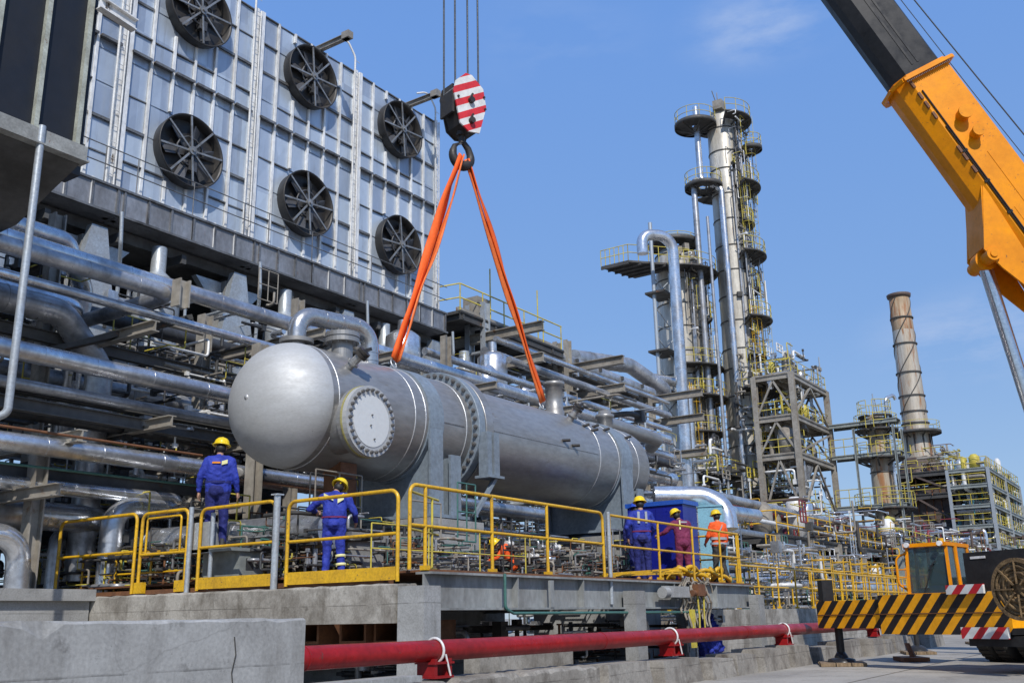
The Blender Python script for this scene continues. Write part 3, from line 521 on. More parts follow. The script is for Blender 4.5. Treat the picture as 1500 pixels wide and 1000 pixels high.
# steel columns and beams of the rack in front
k = 0
for x, y, z0, z1, lab in [(9.2, 15.9, 0, 4.4, 'grey rack column low at the left edge behind the railing'), (10.95, 14.8, 6.85, 7.38, 'short bracket post between the upper pipes at left'),
                          (13.0, 14.9, 0, 6.6, 'grey rack column beside the vessel head'), (13.1, 16.8, 0, 7.6, 'dark rack column behind the worker standing at left'),
                          (9.9, 17.4, 0, 9, 'yellow spotted rack column between the fat lagged pipe and the vessel'), (16.5, 17.6, 0, 9, 'rack column hidden behind the vessel head'),
                          (22.5, 17.6, 0, 9.4, 'rack column behind the middle of the vessel'), (27.2, 16.6, 0, 6.2, 'slim rack column behind the vessel end')]:
    m = MB(); m.ibeam((x, y, z0), (x, y, z1), .24, .24, .03, (1, 0, 0)); tag(m.build('rack_column', M['frame']), lab, 'column', 'columns of the pipe rack')
for y, z, x0, x1, lab in [(15.6, 5.02, 3, 30, 'long grey beam under the big bright silver pipe'), (15.5, 4.72, 3, 30, 'long dark beam below the dull pipe'), (16.7, 6.3, 3, 30, 'dark long beam behind the thin shiny pipe'), (16.2, 3.75, 3, 13, 'grey beam above the medium silver pipe at left')]:
    m = MB(); m.ibeam((x0, y, z), (x1, y, z), .16, .22, .02); tag(m.build('rack_beam', M['soffit']), lab, 'beam')
for i, (x, z) in enumerate([(10.4, 6.35), (14.6, 7.2), (9.2, 4.2), (13.0, 4.6), (10.9, 4.7), (17, 7.2), (21, 7.2), (25, 7.2), (29, 7.2), (8.9, 3.3), (12.6, 3.3)]):
    m = MB(); m.ibeam((x, 14.7, z), (x, 22, z), .16, .2, .02); tag(m.build('cross_beam', M['frame']), 'steel cross beam under the pipes, %s' % ['left of the thin shiny pipe bracket', 'upper one beside the vessel head', 'at the left edge behind the railing', 'lower one beside the vessel head', 'under the big bright silver pipe', 'above the vessel near the left sling', 'above the vessel left of the bolted flange', 'above the vessel behind the bolted flange', 'above the vessel near the right sling', 'low at the left edge', 'low behind the worker'][i], 'beam', 'cross beams of the pipe rack')
m = MB(); m.bar((9.3, 16.4, 5.9), (11.6, 15.3, 6.9), .22, .1); tag(m.build('brace', M['framedark']), 'dark diagonal brace under the upper pipes at left', 'brace')
# ------------------------------------------------------------------ near dark unit at top left
ux, uy = 7.66, 13.0
root = thing('cooler_cabinet', 'dark navy panelled cabinet with pale uprights overhanging the top left corner', 'cabinet', (5, uy, 8))
m = MB(); m.box(-2, ux, uy, uy+3.0, 8.2, 14); m.build('panel', M['navypanel'], root)
m = MB()
for x in (ux-.14, ux-.80, ux-1.5, ux-2.2, ux-2.9): m.box(x-.035, x+.035, uy-.09, uy-.001, 8.2, 14)
m.build('uprights', surf('pale_upright', (.50, .52, .44), (.22, .22, .18), .1, .5, 3, amt=.8, rust=.2), root)
m = MB(); m.box(-2, ux+.02, uy-.11, uy+.05, 7.97, 8.2); m.box(-2, ux+.04, uy-.16, uy+.08, 7.94, 7.968)
m.build('sill_beam', surf('sill', (.36, .36, .33), (.16, .16, .15), .1, .5, 3, amt=.8, rust=.2), root)
m = MB(); A = at(52, 304, x=ux-.02); B = at(2, 350, x=ux-.02)
m.prism([(ux-.02, uy+.1, 7.965), (ux-.02, uy+3.0, 7.965), (ux-.02, B.y, B.z), (ux-.02, A.y, A.z)] if False else [(ux-.02, uy+.0, 7.935), (ux-.02, uy+3.0, 7.935), (ux-.02, uy+3.0, 7.3), (ux-.02, uy+1.6, 7.35)], (-9, 0, 0)); m.build('hopper', M['soffit'], root)
m = MB(); m.prism([(-2, uy+.3, 7.9), (5.9, uy+.3, 7.9), (6.9, uy+1.2, 7.45), (5.2, uy+2.4, 6.4), (-2, uy+2.4, 6.4)], (0, .25, -.3)); m.build('brace', M['framedark'], root)
m = MB(); m.box(ux+.01, ux+.18, uy+.3, uy+.7, 7.9, 8.15); m.build('junction_box', M['fan'], root)
m = MB(); m.ibeam((ux-.1, uy-.2, 10.62), (ux+.55, uy-.2, 10.55), .14, .2, .02); m.build('bracket', M['rib'], root)
a = at(52, 268, y=12.9); b = at(8, 615, y=12.9)
pipe('support_pipe', 'slim upright silver pipe hanging below the dark cabinet at the left edge', 'pipe', [(a.x, a.y, a.z+.9), (a.x, a.y, a.z), (a.x, a.y, b.z+.1), (a.x-.3, a.y+.3, b.z-.1)], .055, 'galvpole', .12, 0)
# ------------------------------------------------------------------ the big vessel
VY, VZ, VR = 12.5, 4.8, 1.085
vr = thing('pressure_vessel', 'huge grey steel heat exchanger vessel hanging in orange slings', 'vessel', (12, VY, 3))
vr.rotation_euler = (0, -.0105, 0)
def ringp(x, r0, r1, w): return [(r0, x-w/2), (r1, x-w/2), (r1, x+w/2), (r0, x+w/2)]
AX = (1, 0, 0); VO = (0, VY, VZ)
m = MB(); m.lathe([(VR, 11.60), (VR, 15.45)], VO, AX, 96); m.build('front_shell', M['vessel'], vr)
m = MB(); m.lathe([(VR*math.sin(t), 11.60-.92*math.cos(t)) for t in [i*PI/2/24 for i in range(25)]], VO, AX, 96); hd = m.build('domed_end', M['head'], vr)
q_ = at(446, 584, x=11.62); m = MB(); m.cbox((11.62, q_.y+.02, q_.z), (.05, .05, .11), .5); m.bar((11.60, q_.y, q_.z-.1), (11.66, q_.y, q_.z+.12), .03, .03); m.build('lug_remnant', M['bolt'], hd)
m = MB(); m.lathe([(0, 10.667), (.04, 10.672), (.05, 10.70)], VO, AX, 16); m.build('centre_boss', M['weld'], hd)
m = MB(); m.lathe([(VR, 15.95), (VR, 23.15)], VO, AX, 96); m.build('rear_shell', M['vessel'], vr)
m = MB(); m.lathe([(VR*math.cos(t), 23.15+.50*math.sin(t)) for t in [i*PI/2/16 for i in range(17)]], VO, AX, 96); m.build('rear_domed_end', M['vessel'], vr)
for x in (11.74, 13.72, 14.02, 15.28, 20.62, 21.55, 22.6):
    m = MB(); m.lathe([(VR-.01, x-.018), (VR+.007, x-.009), (VR+.010, x), (VR+.007, x+.009), (VR-.01, x+.018)], VO, AX, 96); m.build('weld_seam', M['weld'], vr)
m = MB(); m.box(14.1, 15.2, VY-VR-.008, VY-VR+.02, VZ-.03, VZ-.01); m.box(16.2, 20.5, VY-VR-.004, VY-VR+.02, VZ+.02, VZ+.035); m.build('long_seam', M['bolt'], vr)
for x0, x1, r in ((15.45, 15.66, 1.27), (15.69, 15.95, 1.27)):
    m = MB(); m.lathe([(VR-.05, x0), (r-.01, x0), (r, x0+.01), (r, x1-.01), (r-.01, x1), (VR-.05, x1)], VO, AX, 96, sm=False); fl = m.build('girth_flange', M['strap'] if x0 < 15.5 else M['vessel'], vr)
m = MB()
for k in range(44):
    a = 2*PI*k/44; y, z = VY+1.19*math.cos(a), VZ+1.19*math.sin(a); m.cyl((15.38, y, z), (16.04, y, z), .026, n=6); m.cyl((15.40, y, z), (15.452, y, z), .045, n=6); m.cyl((15.952, y, z), (16.0, y, z), .045, n=6)
m.build('flange_bolts', M['bolt'], vr)
m = MB(); m.box(15.50, 15.64, VY-1.42, VY-1.2, VZ-.95, VZ-.1); m.box(15.72, 15.9, VY-1.42, VY-1.2, VZ-.95, VZ-.1); m.box(15.5, 16.0, VY-1.46, VY-1.1, VZ-1.0, VZ-.95); m.build('flange_support', M['strap'], vr)
m = MB(); m.bar((15.85, VY-1.35, VZ-.98), (15.2, VY-1.3, VZ-1.75), .07, .07); m.bar((16.0, VY-1.2, VZ-.98), (15.4, VY-1.15, VZ-1.75), .07, .07)
for q in range(7):
    t = q/7; m.bar((15.85-.65*t, VY-1.34, VZ-.98-.77*t), (16.0-.6*t, VY-1.2, VZ-.98-.77*t), .03, .03)
m.build('stiffener_brace', M['strap'], vr)
def saddle(x0, x1, zb, tall):
    m = MB(); n = 24                                   # wrap plate round the shell
    V = []
    for i in range(n+1):
        a = -PI*1.02+PI*1.04*i/n if False else 2*PI*i/n
    m.lathe([(VR-.01, x0), (VR+.035, x0), (VR+.035, x1), (VR-.01, x1)], VO, AX, 96, sm=False); s = m.build('saddle_wrap', M['strap'], vr)
    m = MB()
    for sy in (-1, 1):
        y = VY+sy*(VR+.02); m.box(x0+.02, x1-.02, min(y, y-sy*.05), max(y, y-sy*.05), zb, VZ+.02)
        m.box(x1+.18, x1+.5, min(y+sy*.02, y-sy*.03), max(y+sy*.02, y-sy*.03), zb, VZ-.62)
    pts = [(x0+.12, VY-VR, zb), (x0+.12, VY+VR, zb), (x0+.12, VY+VR, VZ)]+[(x0+.12, VY+(VR+.01)*math.cos(a), VZ-(VR+.01)*math.sin(a)) for a in [PI*i/20 for i in range(21)]]+[(x0+.12, VY-VR, VZ)]
    for xx in (x0+.12, x1+.3):
        w2 = [V3((xx, p[1], p[2])) for p in pts]; vs = w2+[p+V3((.04, 0, 0)) for p in w2]; nn = len(w2)
        # web as strips down to the base line
        for i in range(20):
            a0, a1 = PI*i/20, PI*(i+1)/20
            p = [V3((xx, VY+VR*math.cos(a), VZ-VR*math.sin(a))) for a in (a0, a1)]
            if xx > x1:
                p = [V3((q.x, q.y, min(q.z, VZ-.66))) for q in p]
            m.prism([p[0], p[1], V3((xx, p[1].y, zb)), V3((xx, p[0].y, zb))], (.04, 0, 0))
    m.box(x0-.15, x1+.62, VY-VR-.15, VY+VR+.15, zb-.06, zb); m.build('saddle', M['strap'], vr)
saddle(14.1, 14.52, 3.03, 1); saddle(21.62, 22.2, 3.15, 1)
# manway
mx, mz = 12.13, 4.42
man = MB(); man.lathe([(.46, VY-.6), (.46, 11.22), (.49, 11.2)], (mx, 0, mz), (0, 1, 0), 40) if False else man.lathe([(.50, 1.6), (.47, .38), (.47, .20)], (mx, 11.0, mz), (0, 1, 0), 40); mo = man.build('manway_neck', M['vessel'], vr)
m = MB(); m.lathe([(.47, .36), (.60, .36), (.60, .27), (.47, .27)], (mx, 10.92, mz), (0, 1, 0), 40, sm=False); m.build('neck_flange', M['vessel'], mo)
m = MB(); m.lathe([(.5, .268), (.612, .268), (.612, .237), (.5, .237)], (mx, 10.92, mz), (0, 1, 0), 40, sm=False); m.build('gasket', M['brass'], mo)
m = MB(); m.lathe([(.3, .235), (.60, .235), (.60, .14), (.45, .138), (.3, .138)], (mx, 10.92, mz), (0, 1, 0), 40, sm=False); m.build('cover_rim', M['head'], mo)
m = MB(); m.lathe([(.44, .137), (.44, .128), (.001, .126)], (mx, 10.92, mz), (0, 1, 0), 40, sm=False); m.build('blind_cover', M['blind'], mo)
m = MB()
for k in range(28):
    a = 2*PI*k/28; x, z = mx+.525*math.cos(a), mz+.525*math.sin(a); m.cyl((x, 10.99, z), (x, 11.34, z), .017, n=6); m.cyl((x, 11.02, z), (x, 11.056, z), .032, n=6); m.cyl((x, 11.28, z), (x, 11.32, z), .032, n=6)
m.build('cover_bolts', M['bolt'], mo)
m = MB()
for dx, dz in ((0, .10), (-.03, -.08), (.06, -.30)): m.cyl((mx+dx, 11.02, mz+dz), (mx+dx, 11.05, mz+dz), .014, n=8)
m.build('cover_studs', M['bolt'], mo)
# stub valve, arch pipe, nozzles
def stub(x, ang, r, L, nm, tip=True):
    c = V3((x, VY+VR*math.sin(ang), VZ+VR*math.cos(ang))); d = V3((.25, math.sin(ang), math.cos(ang)+.1)).normalized()
    m = MB(); m.cyl(c-d*.1, c+d*L, r, n=14); m.cyl(c+d*L*.25, c+d*L*.4, r*1.5, n=14); o = m.build(nm, M['vessel'], vr)
    if tip:
        m = MB(); m.cyl(c+d*L*.8, c+d*L, r*1.6, n=14); m.cyl(c+d*L*1.05, c+d*L*1.2, r*1.6, n=14); m.bar(c+d*L-V3((.1, .05, 0)), c+d*L*1.25+V3((.12, 0, .05)), .06, .06); m.build('valve', M['hook'], o)
stub(12.15, -PI*.30, .075, .34, 'stub_nozzle'); stub(19.9, -PI*.22, .085, .34, 'stub_nozzle')
for x, a in ((20.3, -PI*.27), (20.9, -PI*.24), (20.6, -PI*.30), (21.4, -PI*.25), (22.4, -PI*.28), (18.9, -PI*.45), (19.3, -PI*.47)): 
    c = V3((x, VY+VR*math.sin(a), VZ+VR*math.cos(a))); m = MB(); m.cyl(c, c+V3((.14, math.sin(a)*.12, math.cos(a)*.08)), .035, n=8); m.build('small_nozzle', M['hook'], vr)
arch = MB(); arch.tube(route([(11.75, VY, VZ+VR-.1), (11.75, VY, 6.48), (13.32, VY-.3, 6.48), (13.32, VY-.3, VZ+VR-.2)], .36, 9), .165, 20)
for z in (5.85, 6.0): arch.cyl((13.32, VY-.3, z), (13.32, VY-.3, z+.02), .175, n=20)
for x in (12.25, 12.6, 12.95): arch.cyl((x, VY-.3*(x-11.75)/1.57, 6.48), (x+.02, VY-.3*(x-11.75)/1.57, 6.48), .172, n=20)
ao = arch.build('arch_pipe', surf('arch_lagging', (.52, .53, .54), (.3, .3, .3), .8, .3, 2, amt=.6, bump=.1), vr)
m = MB(); m.cyl((11.75, VY, 5.93), (11.75, VY, 6.0), .30, n=24); m.build('arch_flange', M['vessel'], ao)
m = MB(); m.lathe([(.19, 5.6), (.19, 6.02), (.31, 6.02), (.31, 6.10), (.29, 6.101), (.29, 6.12), (.31, 6.122), (.31, 6.20), (0, 6.21)], (12.5, VY-.38, 0), n=28, sm=False); m.build('capped_nozzle', M['vessel'], vr)
m = MB()
for k in range(12): a = k*PI/6; m.cyl((12.5+.27*math.cos(a), VY-.38+.27*math.sin(a), 5.99), (12.5+.27*math.cos(a), VY-.38+.27*math.sin(a), 6.23), .015, n=6)
m.build('nozzle_bolts', M['bolt'], vr)
m = MB(); m.lathe([(.24, 5.7), (.24, 6.0), (.215, 6.02), (.215, 6.62), (.27, 6.63), (.27, 6.72), (0, 6.73)], (20.35, VY, 0), n=28, sm=True); m.build('top_nozzle', M['vessel'], vr)
m = MB(); m.lathe([(.2, 5.6), (.2, 6.18), (.25, 6.19), (.25, 6.27), (.17, 6.29), (.17, 6.38), (0, 6.4)], (22.9, VY, 0), n=24); m.tube(route([(22.9, VY+.05, 6.08), (26.1, VY+.05, 6.0), (26.6, VY+.5, 5.9)], .3), .19, 16); m.build('outlet_nozzle', M['vessel'], vr)
for x in (14.34, 19.75):
    m = MB(); m.prism([(x-.14, VY-.02, VZ+VR-.03), (x+.14, VY-.02, VZ+VR-.03), (x+.06, VY-.02, VZ+VR+.16), (x-.06, VY-.02, VZ+VR+.16)], (0, .04, 0)); lg = m.build('lifting_lug', M['strap'], vr)
    s = MB(); s.tube([(x+.07*math.cos(t), VY+.02*0+.09*math.sin(t)*.4, VZ+VR+.17+.09*math.sin(t)) for t in [i*PI/8*1.0 for i in range(16)]], .016, 8, closed=True); s.build('shackle', M['weld'], lg)
m = MB(); m.box(12.35, 12.75, VY-.55, VY-.15, 3.1, 3.85); m.build('drain_pot', M['rusty'], vr)
m = MB(); m.tube([(12.75, VY-.5, 3.8), (12.85, VY-.55, 3.3), (12.82, VY-.6, 2.9)], .012, 6); m.tube([(12.45, VY-.6, 3.4), (12.4, VY-.6, 2.8)], .02, 6); m.build('drain_hose', M['yellow2'], vr)
# ------------------------------------------------------------------ hook block, ropes, slings
hb = V3(at(676, 160, y=VY)); hz = hb.z
root = thing('hook_block', 'crane hook block with a red and white striped side plate', 'hook block', (hb.x, VY, hz))
nrm = V3((-.31, -.95, 0)).normalized(); sd = V3((0, 0, 1)).cross(nrm).normalized()*1   # sd: image-right
if sd.x < 0: sd = -sd
Rb = Matrix((sd, -nrm, V3((0, 0, 1)))).transposed()
def hbp(x, y, z): return V3((hb.x, VY, hz))+Rb @ V3((x, y, z))
octa = [(-.28, .64), (.20, .72), (.46, .50), (.50, .02), (.36, -.62), (.05, -.72), (-.20, -.60), (-.44, .05), (-.44, .40)]
octa = [(-.42, .22), (-.36, .50), (-.08, .78), (.10, .78), (.42, .52), (.50, .06), (.30, -.66), (.0, -.70), (-.24, -.55)]
mst = stripes('red_white_stripes', (.62, .03, .035), (.70, .70, .68), .155, Rb @ V3((-.50, 0, .866)), tuple(hbp(0, -.3, .03)))
for y0, nm, mt in ((-.30, 'striped_side_plate', mst), (.26, 'back_side_plate', M['hook'])):
    m = MB(); m.prism([hbp(x, y0, z) for x, z in octa], -nrm*.04); o = m.build(nm, mt, root)
    if y0 < 0:
        b = MB()
        for x, z in ((.05, .1), (.06, -.42)): b.cyl(hbp(x, y0, z), hbp(x, y0-.09, z), .075, n=12); b.bar(hbp(x-.06, y0-.06, z), hbp(x+.02, y0-.06, z+.16), .05, .04); b.build('axle_nut', M['hook'], o); b = MB()
        for x, z in ((.43, .3), (.46, .0), (-.3, .1)): b.cyl(hbp(x, y0, z), hbp(x, y0-.03, z), .03, n=8); b.build('side_bolt', M['hook'], o); b = MB()
m = MB()
for y in (-.17, -.06, .06, .17):
    c = hbp(0.02, y, .18); m.lathe([(.2, -.04), (.40, -.045), (.34, -.015), (.34, .015), (.40, .045), (.2, .04)], c, nrm, 32); m.lathe([(.0, -.035), (.2, -.04), (.2, .04), (0, .035)], c, nrm, 20)
m.build('sheaves', M['bolt'], root)
m = MB(); m.prism([hbp(x*.86, -.26, z*.95-.01) for x, z in [(-.42, .0), (-.1, .05), (.46, .0), (.30, -.66), (.0, -.70), (-.24, -.55)]], -nrm*.52); m.prism([hbp(-.44, -.26, .25), hbp(-.38, -.26, .25), hbp(-.38, -.26, -.3), hbp(-.44, -.26, -.3)][::1], -nrm*.5); m.build('housing', M['hook'], root)
m = MB()
for i, px in enumerate((650.5, 666.5, 681, 697.5)):
    a = at(px, 135, y=VY); a = hbp(*{0: (-.36, .2, .2), 1: (-.30, -.18, .3), 2: (.30, .16, .3), 3: (.37, -.17, .3)}[i])
    t = V3(at(690, -761, y=VY)); m.tube([a, (a.x+(.0), a.y, t.z)], .022, 8)
m.build('hoist_ropes', M['rope'], root)
hk = []                                                # ram-horn style hook with a closed loop
zc = hz-1.22
m = MB(); m.cyl(hbp(0.0, 0, -.66), hbp(0, 0, -.88), .075, n=14); m.cyl(hbp(0, 0, -.60), hbp(0, 0, -.70), .13, n=14)
pts = [hbp(0, 0, -.84)]+[hbp(.02+.24*math.cos(a), 0, -1.17+.28*math.sin(a)) for a in [PI*.52-i*PI*1.66/18 for i in range(19)]]
rr = [.07]+[.07+.035*math.sin(PI*i/18) for i in range(19)]
pts = [hbp(0, 0, -.80), hbp(.08, 0, -.88), hbp(.18, 0, -.98)]+[hbp(.0+.25*math.cos(a), 0, -1.2+.25*math.sin(a)) for a in [PI*.12-i*PI*1.22/16 for i in range(17)]]+[hbp(-.2, 0, -1.0), hbp(-.1, 0, -.92)]
rr = [.06, .07, .08]+[.085+.035*math.sin(PI*i/16) for i in range(17)]+[.06, .03]
m.tube(pts, rr, 12); m.build('hook', M['hook'], root)
m = MB(); m.bar(hbp(-.09, 0, -.93), hbp(.08, 0, -.85), .07, .03); m.build('hook_latch', M['bolt'], root)
hookc = hbp(-.0, 0, -1.38)
def sling(name, label, a, b, mat, w, offs):
    root = thing(name, label, 'sling', tuple(b), 'orange slings holding the vessel'); a = V3(a); b = V3(b)
    d = (b-a).normalized(); s = d.cross(V3((0, 1, 0))).normalized()
    for i, (oa, ob, oy) in enumerate(offs):
        m = MB(); p0 = a+s*oa*.25+V3((0, oy, 0)); p1 = b+s*ob+V3((0, oy*.5, 0)); n = 22; L = []
        for j in range(n+1):
            t = j/n; L.append(p0.lerp(p1, t)+s*(.012*math.sin(t*19+i*2))+s*(oa*math.sin(PI*min(1, t*1.6))*.5))
        V = []; wd = w
        for j, q in enumerate(L):
            tw = .35*math.sin(j*.45+i*1.7)+i*.5; ww = wd*(.55+.45*math.sin(PI*min(1, (j+2)/8)*.5))
            if j > n-3: ww *= .75
            A = s*math.cos(tw)+V3((0, 1, 0))*math.sin(tw); B = d.cross(A).normalized()
            V += [q+A*ww*c+B*.014*e for c, e in ((-.5, -1), (-.25, -1.6), (0, -1), (.25, -1.7), (.5, -1), (.5, 1), (0, 1.5), (-.5, 1))]
        k = 8; m.add(V, [(j*k+c, j*k+(c+1) % k, (j+1)*k+(c+1) % k, (j+1)*k+c) for j in range(n) for c in range(k)]+[tuple(range(k-1, -1, -1)), tuple(range(n*k, n*k+k))], True)
        m.build('webbing_strand', mat[i % len(mat)], root)
T1 = V3((14.34, VY, VZ+VR+.28)); T2 = V3((19.75, VY, VZ+VR+.34))
sling('lifting_sling', 'bright orange lifting sling from the hook to the left lug of the vessel', hookc+V3((-.07, 0, .14)), T1, [M['sling'], M['sling'], M['sling2']], .19, [(-.12, -.06, -.05), (.02, .0, .02), (.12, .07, -.09)])
sling('lifting_sling', 'faded orange lifting sling from the hook to the right lug of the vessel', hookc+V3((.10, 0, .12)), T2, [M['sling2'], M['sling']], .19, [(-.05, -.045, -.05), (.07, .05, -.09)])
# ------------------------------------------------------------------ deck with concrete front
DX, DY, DE = 10.0, 8.4, 21.65
DZ = 1.81
root = thing('work_platform', 'grey painted steel platform under the vessel with a deep front girder', 'platform', (15, 8.4, 0))
m = MB(); m.ibeam((DX+.26, DY+.0, 1.565), (DE, DY, 1.565), .26, .49, .03)
for x in (12.3, 14.2, 17.6, 19.6): m.box(x-.012, x+.012, DY-.12, DY-.016, 1.35, 1.78)
for x in (13.2,): m.box(x-.05, x+.05, DY-.14, DY-.1, 1.35, 1.75)
m.build('front_girder', M['beam'], root)
m = MB(); m.ibeam((DE-.02, DY+.2, 1.565), (DE-.02, 20, 1.565), .2, .47, .03); m.build('end_girder', M['beam'], root)
m = MB(); m.box(DX+.35, DE-.05, DY-.10, 11.0, DZ+.002, DZ+.03); m.box(DX+.35, DE-.05, 14.2, 20, DZ+.002, DZ+.03); m.box(DX+.35, 13.5, 11.0, 14.2, DZ+.002, DZ+.03); m.box(23-1.5, DE-.05, 11, 14.2, DZ+.002, DZ+.03); m.build('deck_plate', M['rusty'], root)
m = MB()
for y in (10.5, 13.5, 17): m.ibeam((DX+.4, y, 1.58), (DE, y, 1.58), .2, .4, .03)
m.build('joists', M['framedark'], root)
m = MB(); m.tube(route([(11.9, DY-.16, 1.82), (11.9, DY-.16, 1.34), (12.1, DY-.16, 1.27), (18.5, DY-.16, 1.25)], .08), .022, 8); m.build('conduit', M['greenp'], root)
for k, (x, wd) in enumerate(((10.04, .34), (15.75, .36), (21.5, .34))):
    m = MB(); top = 1.62 if k == 0 else (1.62 if k == 1 else 1.6)
    m.box(x-wd/2, x+wd/2, DY-.33, DY-.33+wd-.12 if k else DY+.1, 0, top)
    tag(m.build('concrete_column', M['conc3']), ['square concrete column at the near corner of the platform', 'square concrete column under the middle of the platform girder', 'square concrete column at the far end of the platform girder'][k], 'column', 'concrete columns under the platform')
m = MB(); rough_bar(m, (DX+.06, 8.52, 1.17), (DX+.06, 18.0, 1.17), .44, .50, .15, .010, .025); tag(m.build('concrete_edge_beam', M['conc2']), 'stained concrete edge beam below the left yellow railings', 'beam')
m = MB(); m.box(DX+.05, DX+.25, 8.9, 18.0, 1.672, 1.74); tag(m.build('rusty_kerb', M['rusty']), 'rusty steel kerb strip on the stained concrete edge beam', 'kerb')
for k, y in enumerate((11.6, 13.4, 16.0)):
    m = MB(); m.box(DX-.05, DX+.3, y, y+.4, 0, 1.17); tag(m.build('concrete_post', M['conc3']), 'concrete post in the dark below the stained edge beam, %s' % ['nearest', 'middle', 'furthest'][k], 'post', 'posts below the edge beam')
# gloom under the platform: back wall, pipe stubs, rusty box sections
m = MB(); m.box(10.5, 22.5, 15.6, 15.9, 0, 1.7); tag(m.build('foundation_wall', M['conc2']), 'concrete foundation wall in the shade under the platform', 'wall')
m = MB(); m.box(10.6, 12.9, 7.75, 8.0, 0, .92); 
tag(m.build('low_wall', M['conc2']), 'low pale concrete wall behind the red pipe', 'wall')
for k, (y, z) in enumerate([(10.4, .95), (9.6, .95), (9.05, .95), (11.2, .95)]):
    m = MB()
    X = 10.6+k*.1
    for a, b, c, d in ((0, .5, 0, .04), (0, .5, .26, .3), (0, .04, .04, .26), (.46, .5, .04, .26)): m.box(X-.2, X+1.0, y+a, y+b, z+c-.05, z+d-.05)
    tag(m.build('box_section', M['rusty']), 'rusty steel box section stored below the concrete edge beam, %s' % ['third from the column', 'second from the column', 'next to the column', 'furthest from the column'][k], 'steel section', 'steel sections stored under the platform')
# vessel pedestals
for k, (x0, x1, y0, y1, z1) in enumerate([(13.85, 15.35, 11.2, 13.9, 2.96), (21.3, 22.9, 11.2, 13.9, 3.08), (12.3, 13.2, 11.7, 13.6, 2.65)]):
    m = MB(); m.box(x0, x1, y0, y1, 0, z1); m.box(x0-.06, x1+.06, y0-.06, y1+.06, z1-.14, z1+.0)
    tag(m.build('vessel_pedestal', M['conc3']), ['grey concrete pedestal under the near saddle of the vessel', 'grey concrete pedestal under the far saddle of the vessel', 'grey pedestal below the manway of the vessel'][k], 'pedestal')
# near wall, kerb blocks, red pipe
m = MB(); m.box(-8, 5.06, 4.7, 5.0, 0, 1.22)
nw = at(448, 903, y=5.2)
m = MB(); rough_bar(m, (-10, 5.375, 0), (nw.x, 5.375, 0), .35, nw.z); nwall = tag(m.build('near_concrete_wall', M['conc']), 'thick grey concrete wall filling the lower left corner', 'wall')
m = MB()
for k_, (x_, w_) in enumerate(((2.52, .012), (-.6, .012), (4.45, .006))):
    pts_ = [(x_+.012*math.sin(z_*9+k_)+.006*math.sin(z_*31), 5.198, z_*.11+.02) for z_ in range(11)]; m.tube(pts_, w_*.7, 5)
m.build('joint_filler', M['framedark'], nwall)
root = thing('red_fire_main', 'long red painted pipe on low red stands along the kerb', 'pipe', (8, 7, 0))
m = MB(); m.tube([(3, 7, .88), (31, 7, .88)], .112, 24); m.build('red_pipe', M['red'], root)
for x in (6.8, 12.4, 17.6, 23.0): m = MB(); m.tube([(x-.012, 7, .88), (x+.012, 7, .88)], .1165, 24); m.build('weld_joint', M['red'], root)
for x in (3.9, 8.75, 14.6, 19.7, 26.2):
    m = MB(); m.box(x-.16, x+.16, 6.86, 7.14, .60, .625); m.box(x-.15, x-.10, 6.88, 7.12, .625, .80); m.box(x+.10, x+.15, 6.88, 7.12, .625, .80); m.box(x-.17, x+.17, 6.86, 7.14, .745, .768); m.build('stand', M['red'], root)
    m = MB(); m.tube([(x, 7+.128*math.cos(t), .88+.128*math.sin(t)) for t in [i*PI/12 for i in range(24)]], .016, 6, closed=True); m.tube([(x+.03, 6.87, .84), (x+.1, 6.86, .62)], .012, 6); m.build('clamp', M['rib'], root)
k = 0
m = MB(); rough_bar(m, (5.4, 7.0, 0), (11.9, 7.0, 0), .5, .60, .12, .014, .03); tag(m.build('concrete_kerb', M['kerb']), 'long weathered concrete plinth under the near end of the red pipe', 'kerb')
m = MB(); m.box(5.4, 8.2, 6.72, 6.98, .6, .66); tag(m.build('loose_slab', M['conc3']), 'loose pale slab lying beside the red pipe at the wall', 'slab')
words = ['first', 'second', 'third', 'fourth', 'fifth', 'sixth', 'seventh', 'eighth', 'ninth', 'tenth', 'eleventh', 'twelfth', 'thirteenth', 'fourteenth', 'fifteenth', 'sixteenth']
x = 12.0
while x < 33:
    L = R_.uniform(1.0, 1.7); dy = R_.uniform(-.14, .1); h = R_.uniform(.50, .62)
    m = MB(); P = [(x, 6.62+dy, 0), (x+L, 6.66+dy, 0), (x+L, 7.3, 0), (x, 7.3, 0)]; t = R_.uniform(.02, .07)
    vs = [V3(p) for p in P]+[V3((x+t, 6.62+dy+t, h)), V3((x+L-t, 6.68+dy+t, h+R_.uniform(-.03, .03))), V3((x+L-t, 7.3, h)), V3((x+t, 7.3, h))]
    m.add(vs, [(3, 2, 1, 0), (4, 5, 6, 7), (0, 1, 5, 4), (1, 2, 6, 5), (2, 3, 7, 6), (3, 0, 4, 7)])
    tag(m.build('concrete_block', M['kerb']), '%s concrete kerb block under the red pipe, counted from the left' % words[k], 'block', 'concrete blocks along the red pipe'); k += 1
    x += L+R_.uniform(.03, .35)
# cylinders lying in the far kerb line
m = MB(); m.box(22.5, 70, 10.3, 10.6, 0, 1.32); tag(m.build('plinth_wall', M['conc2']), 'pale concrete wall below the far yellow railing', 'wall')
m = MB(); m.box(2, 9.8, 15.0, 18.5, 0, 1.6); m.box(2, 9.84, 14.9, 18.6, 1.6, 1.78); tag(m.build('concrete_slab', M['conc']), 'grey concrete slab low at the left edge behind the near wall', 'slab')
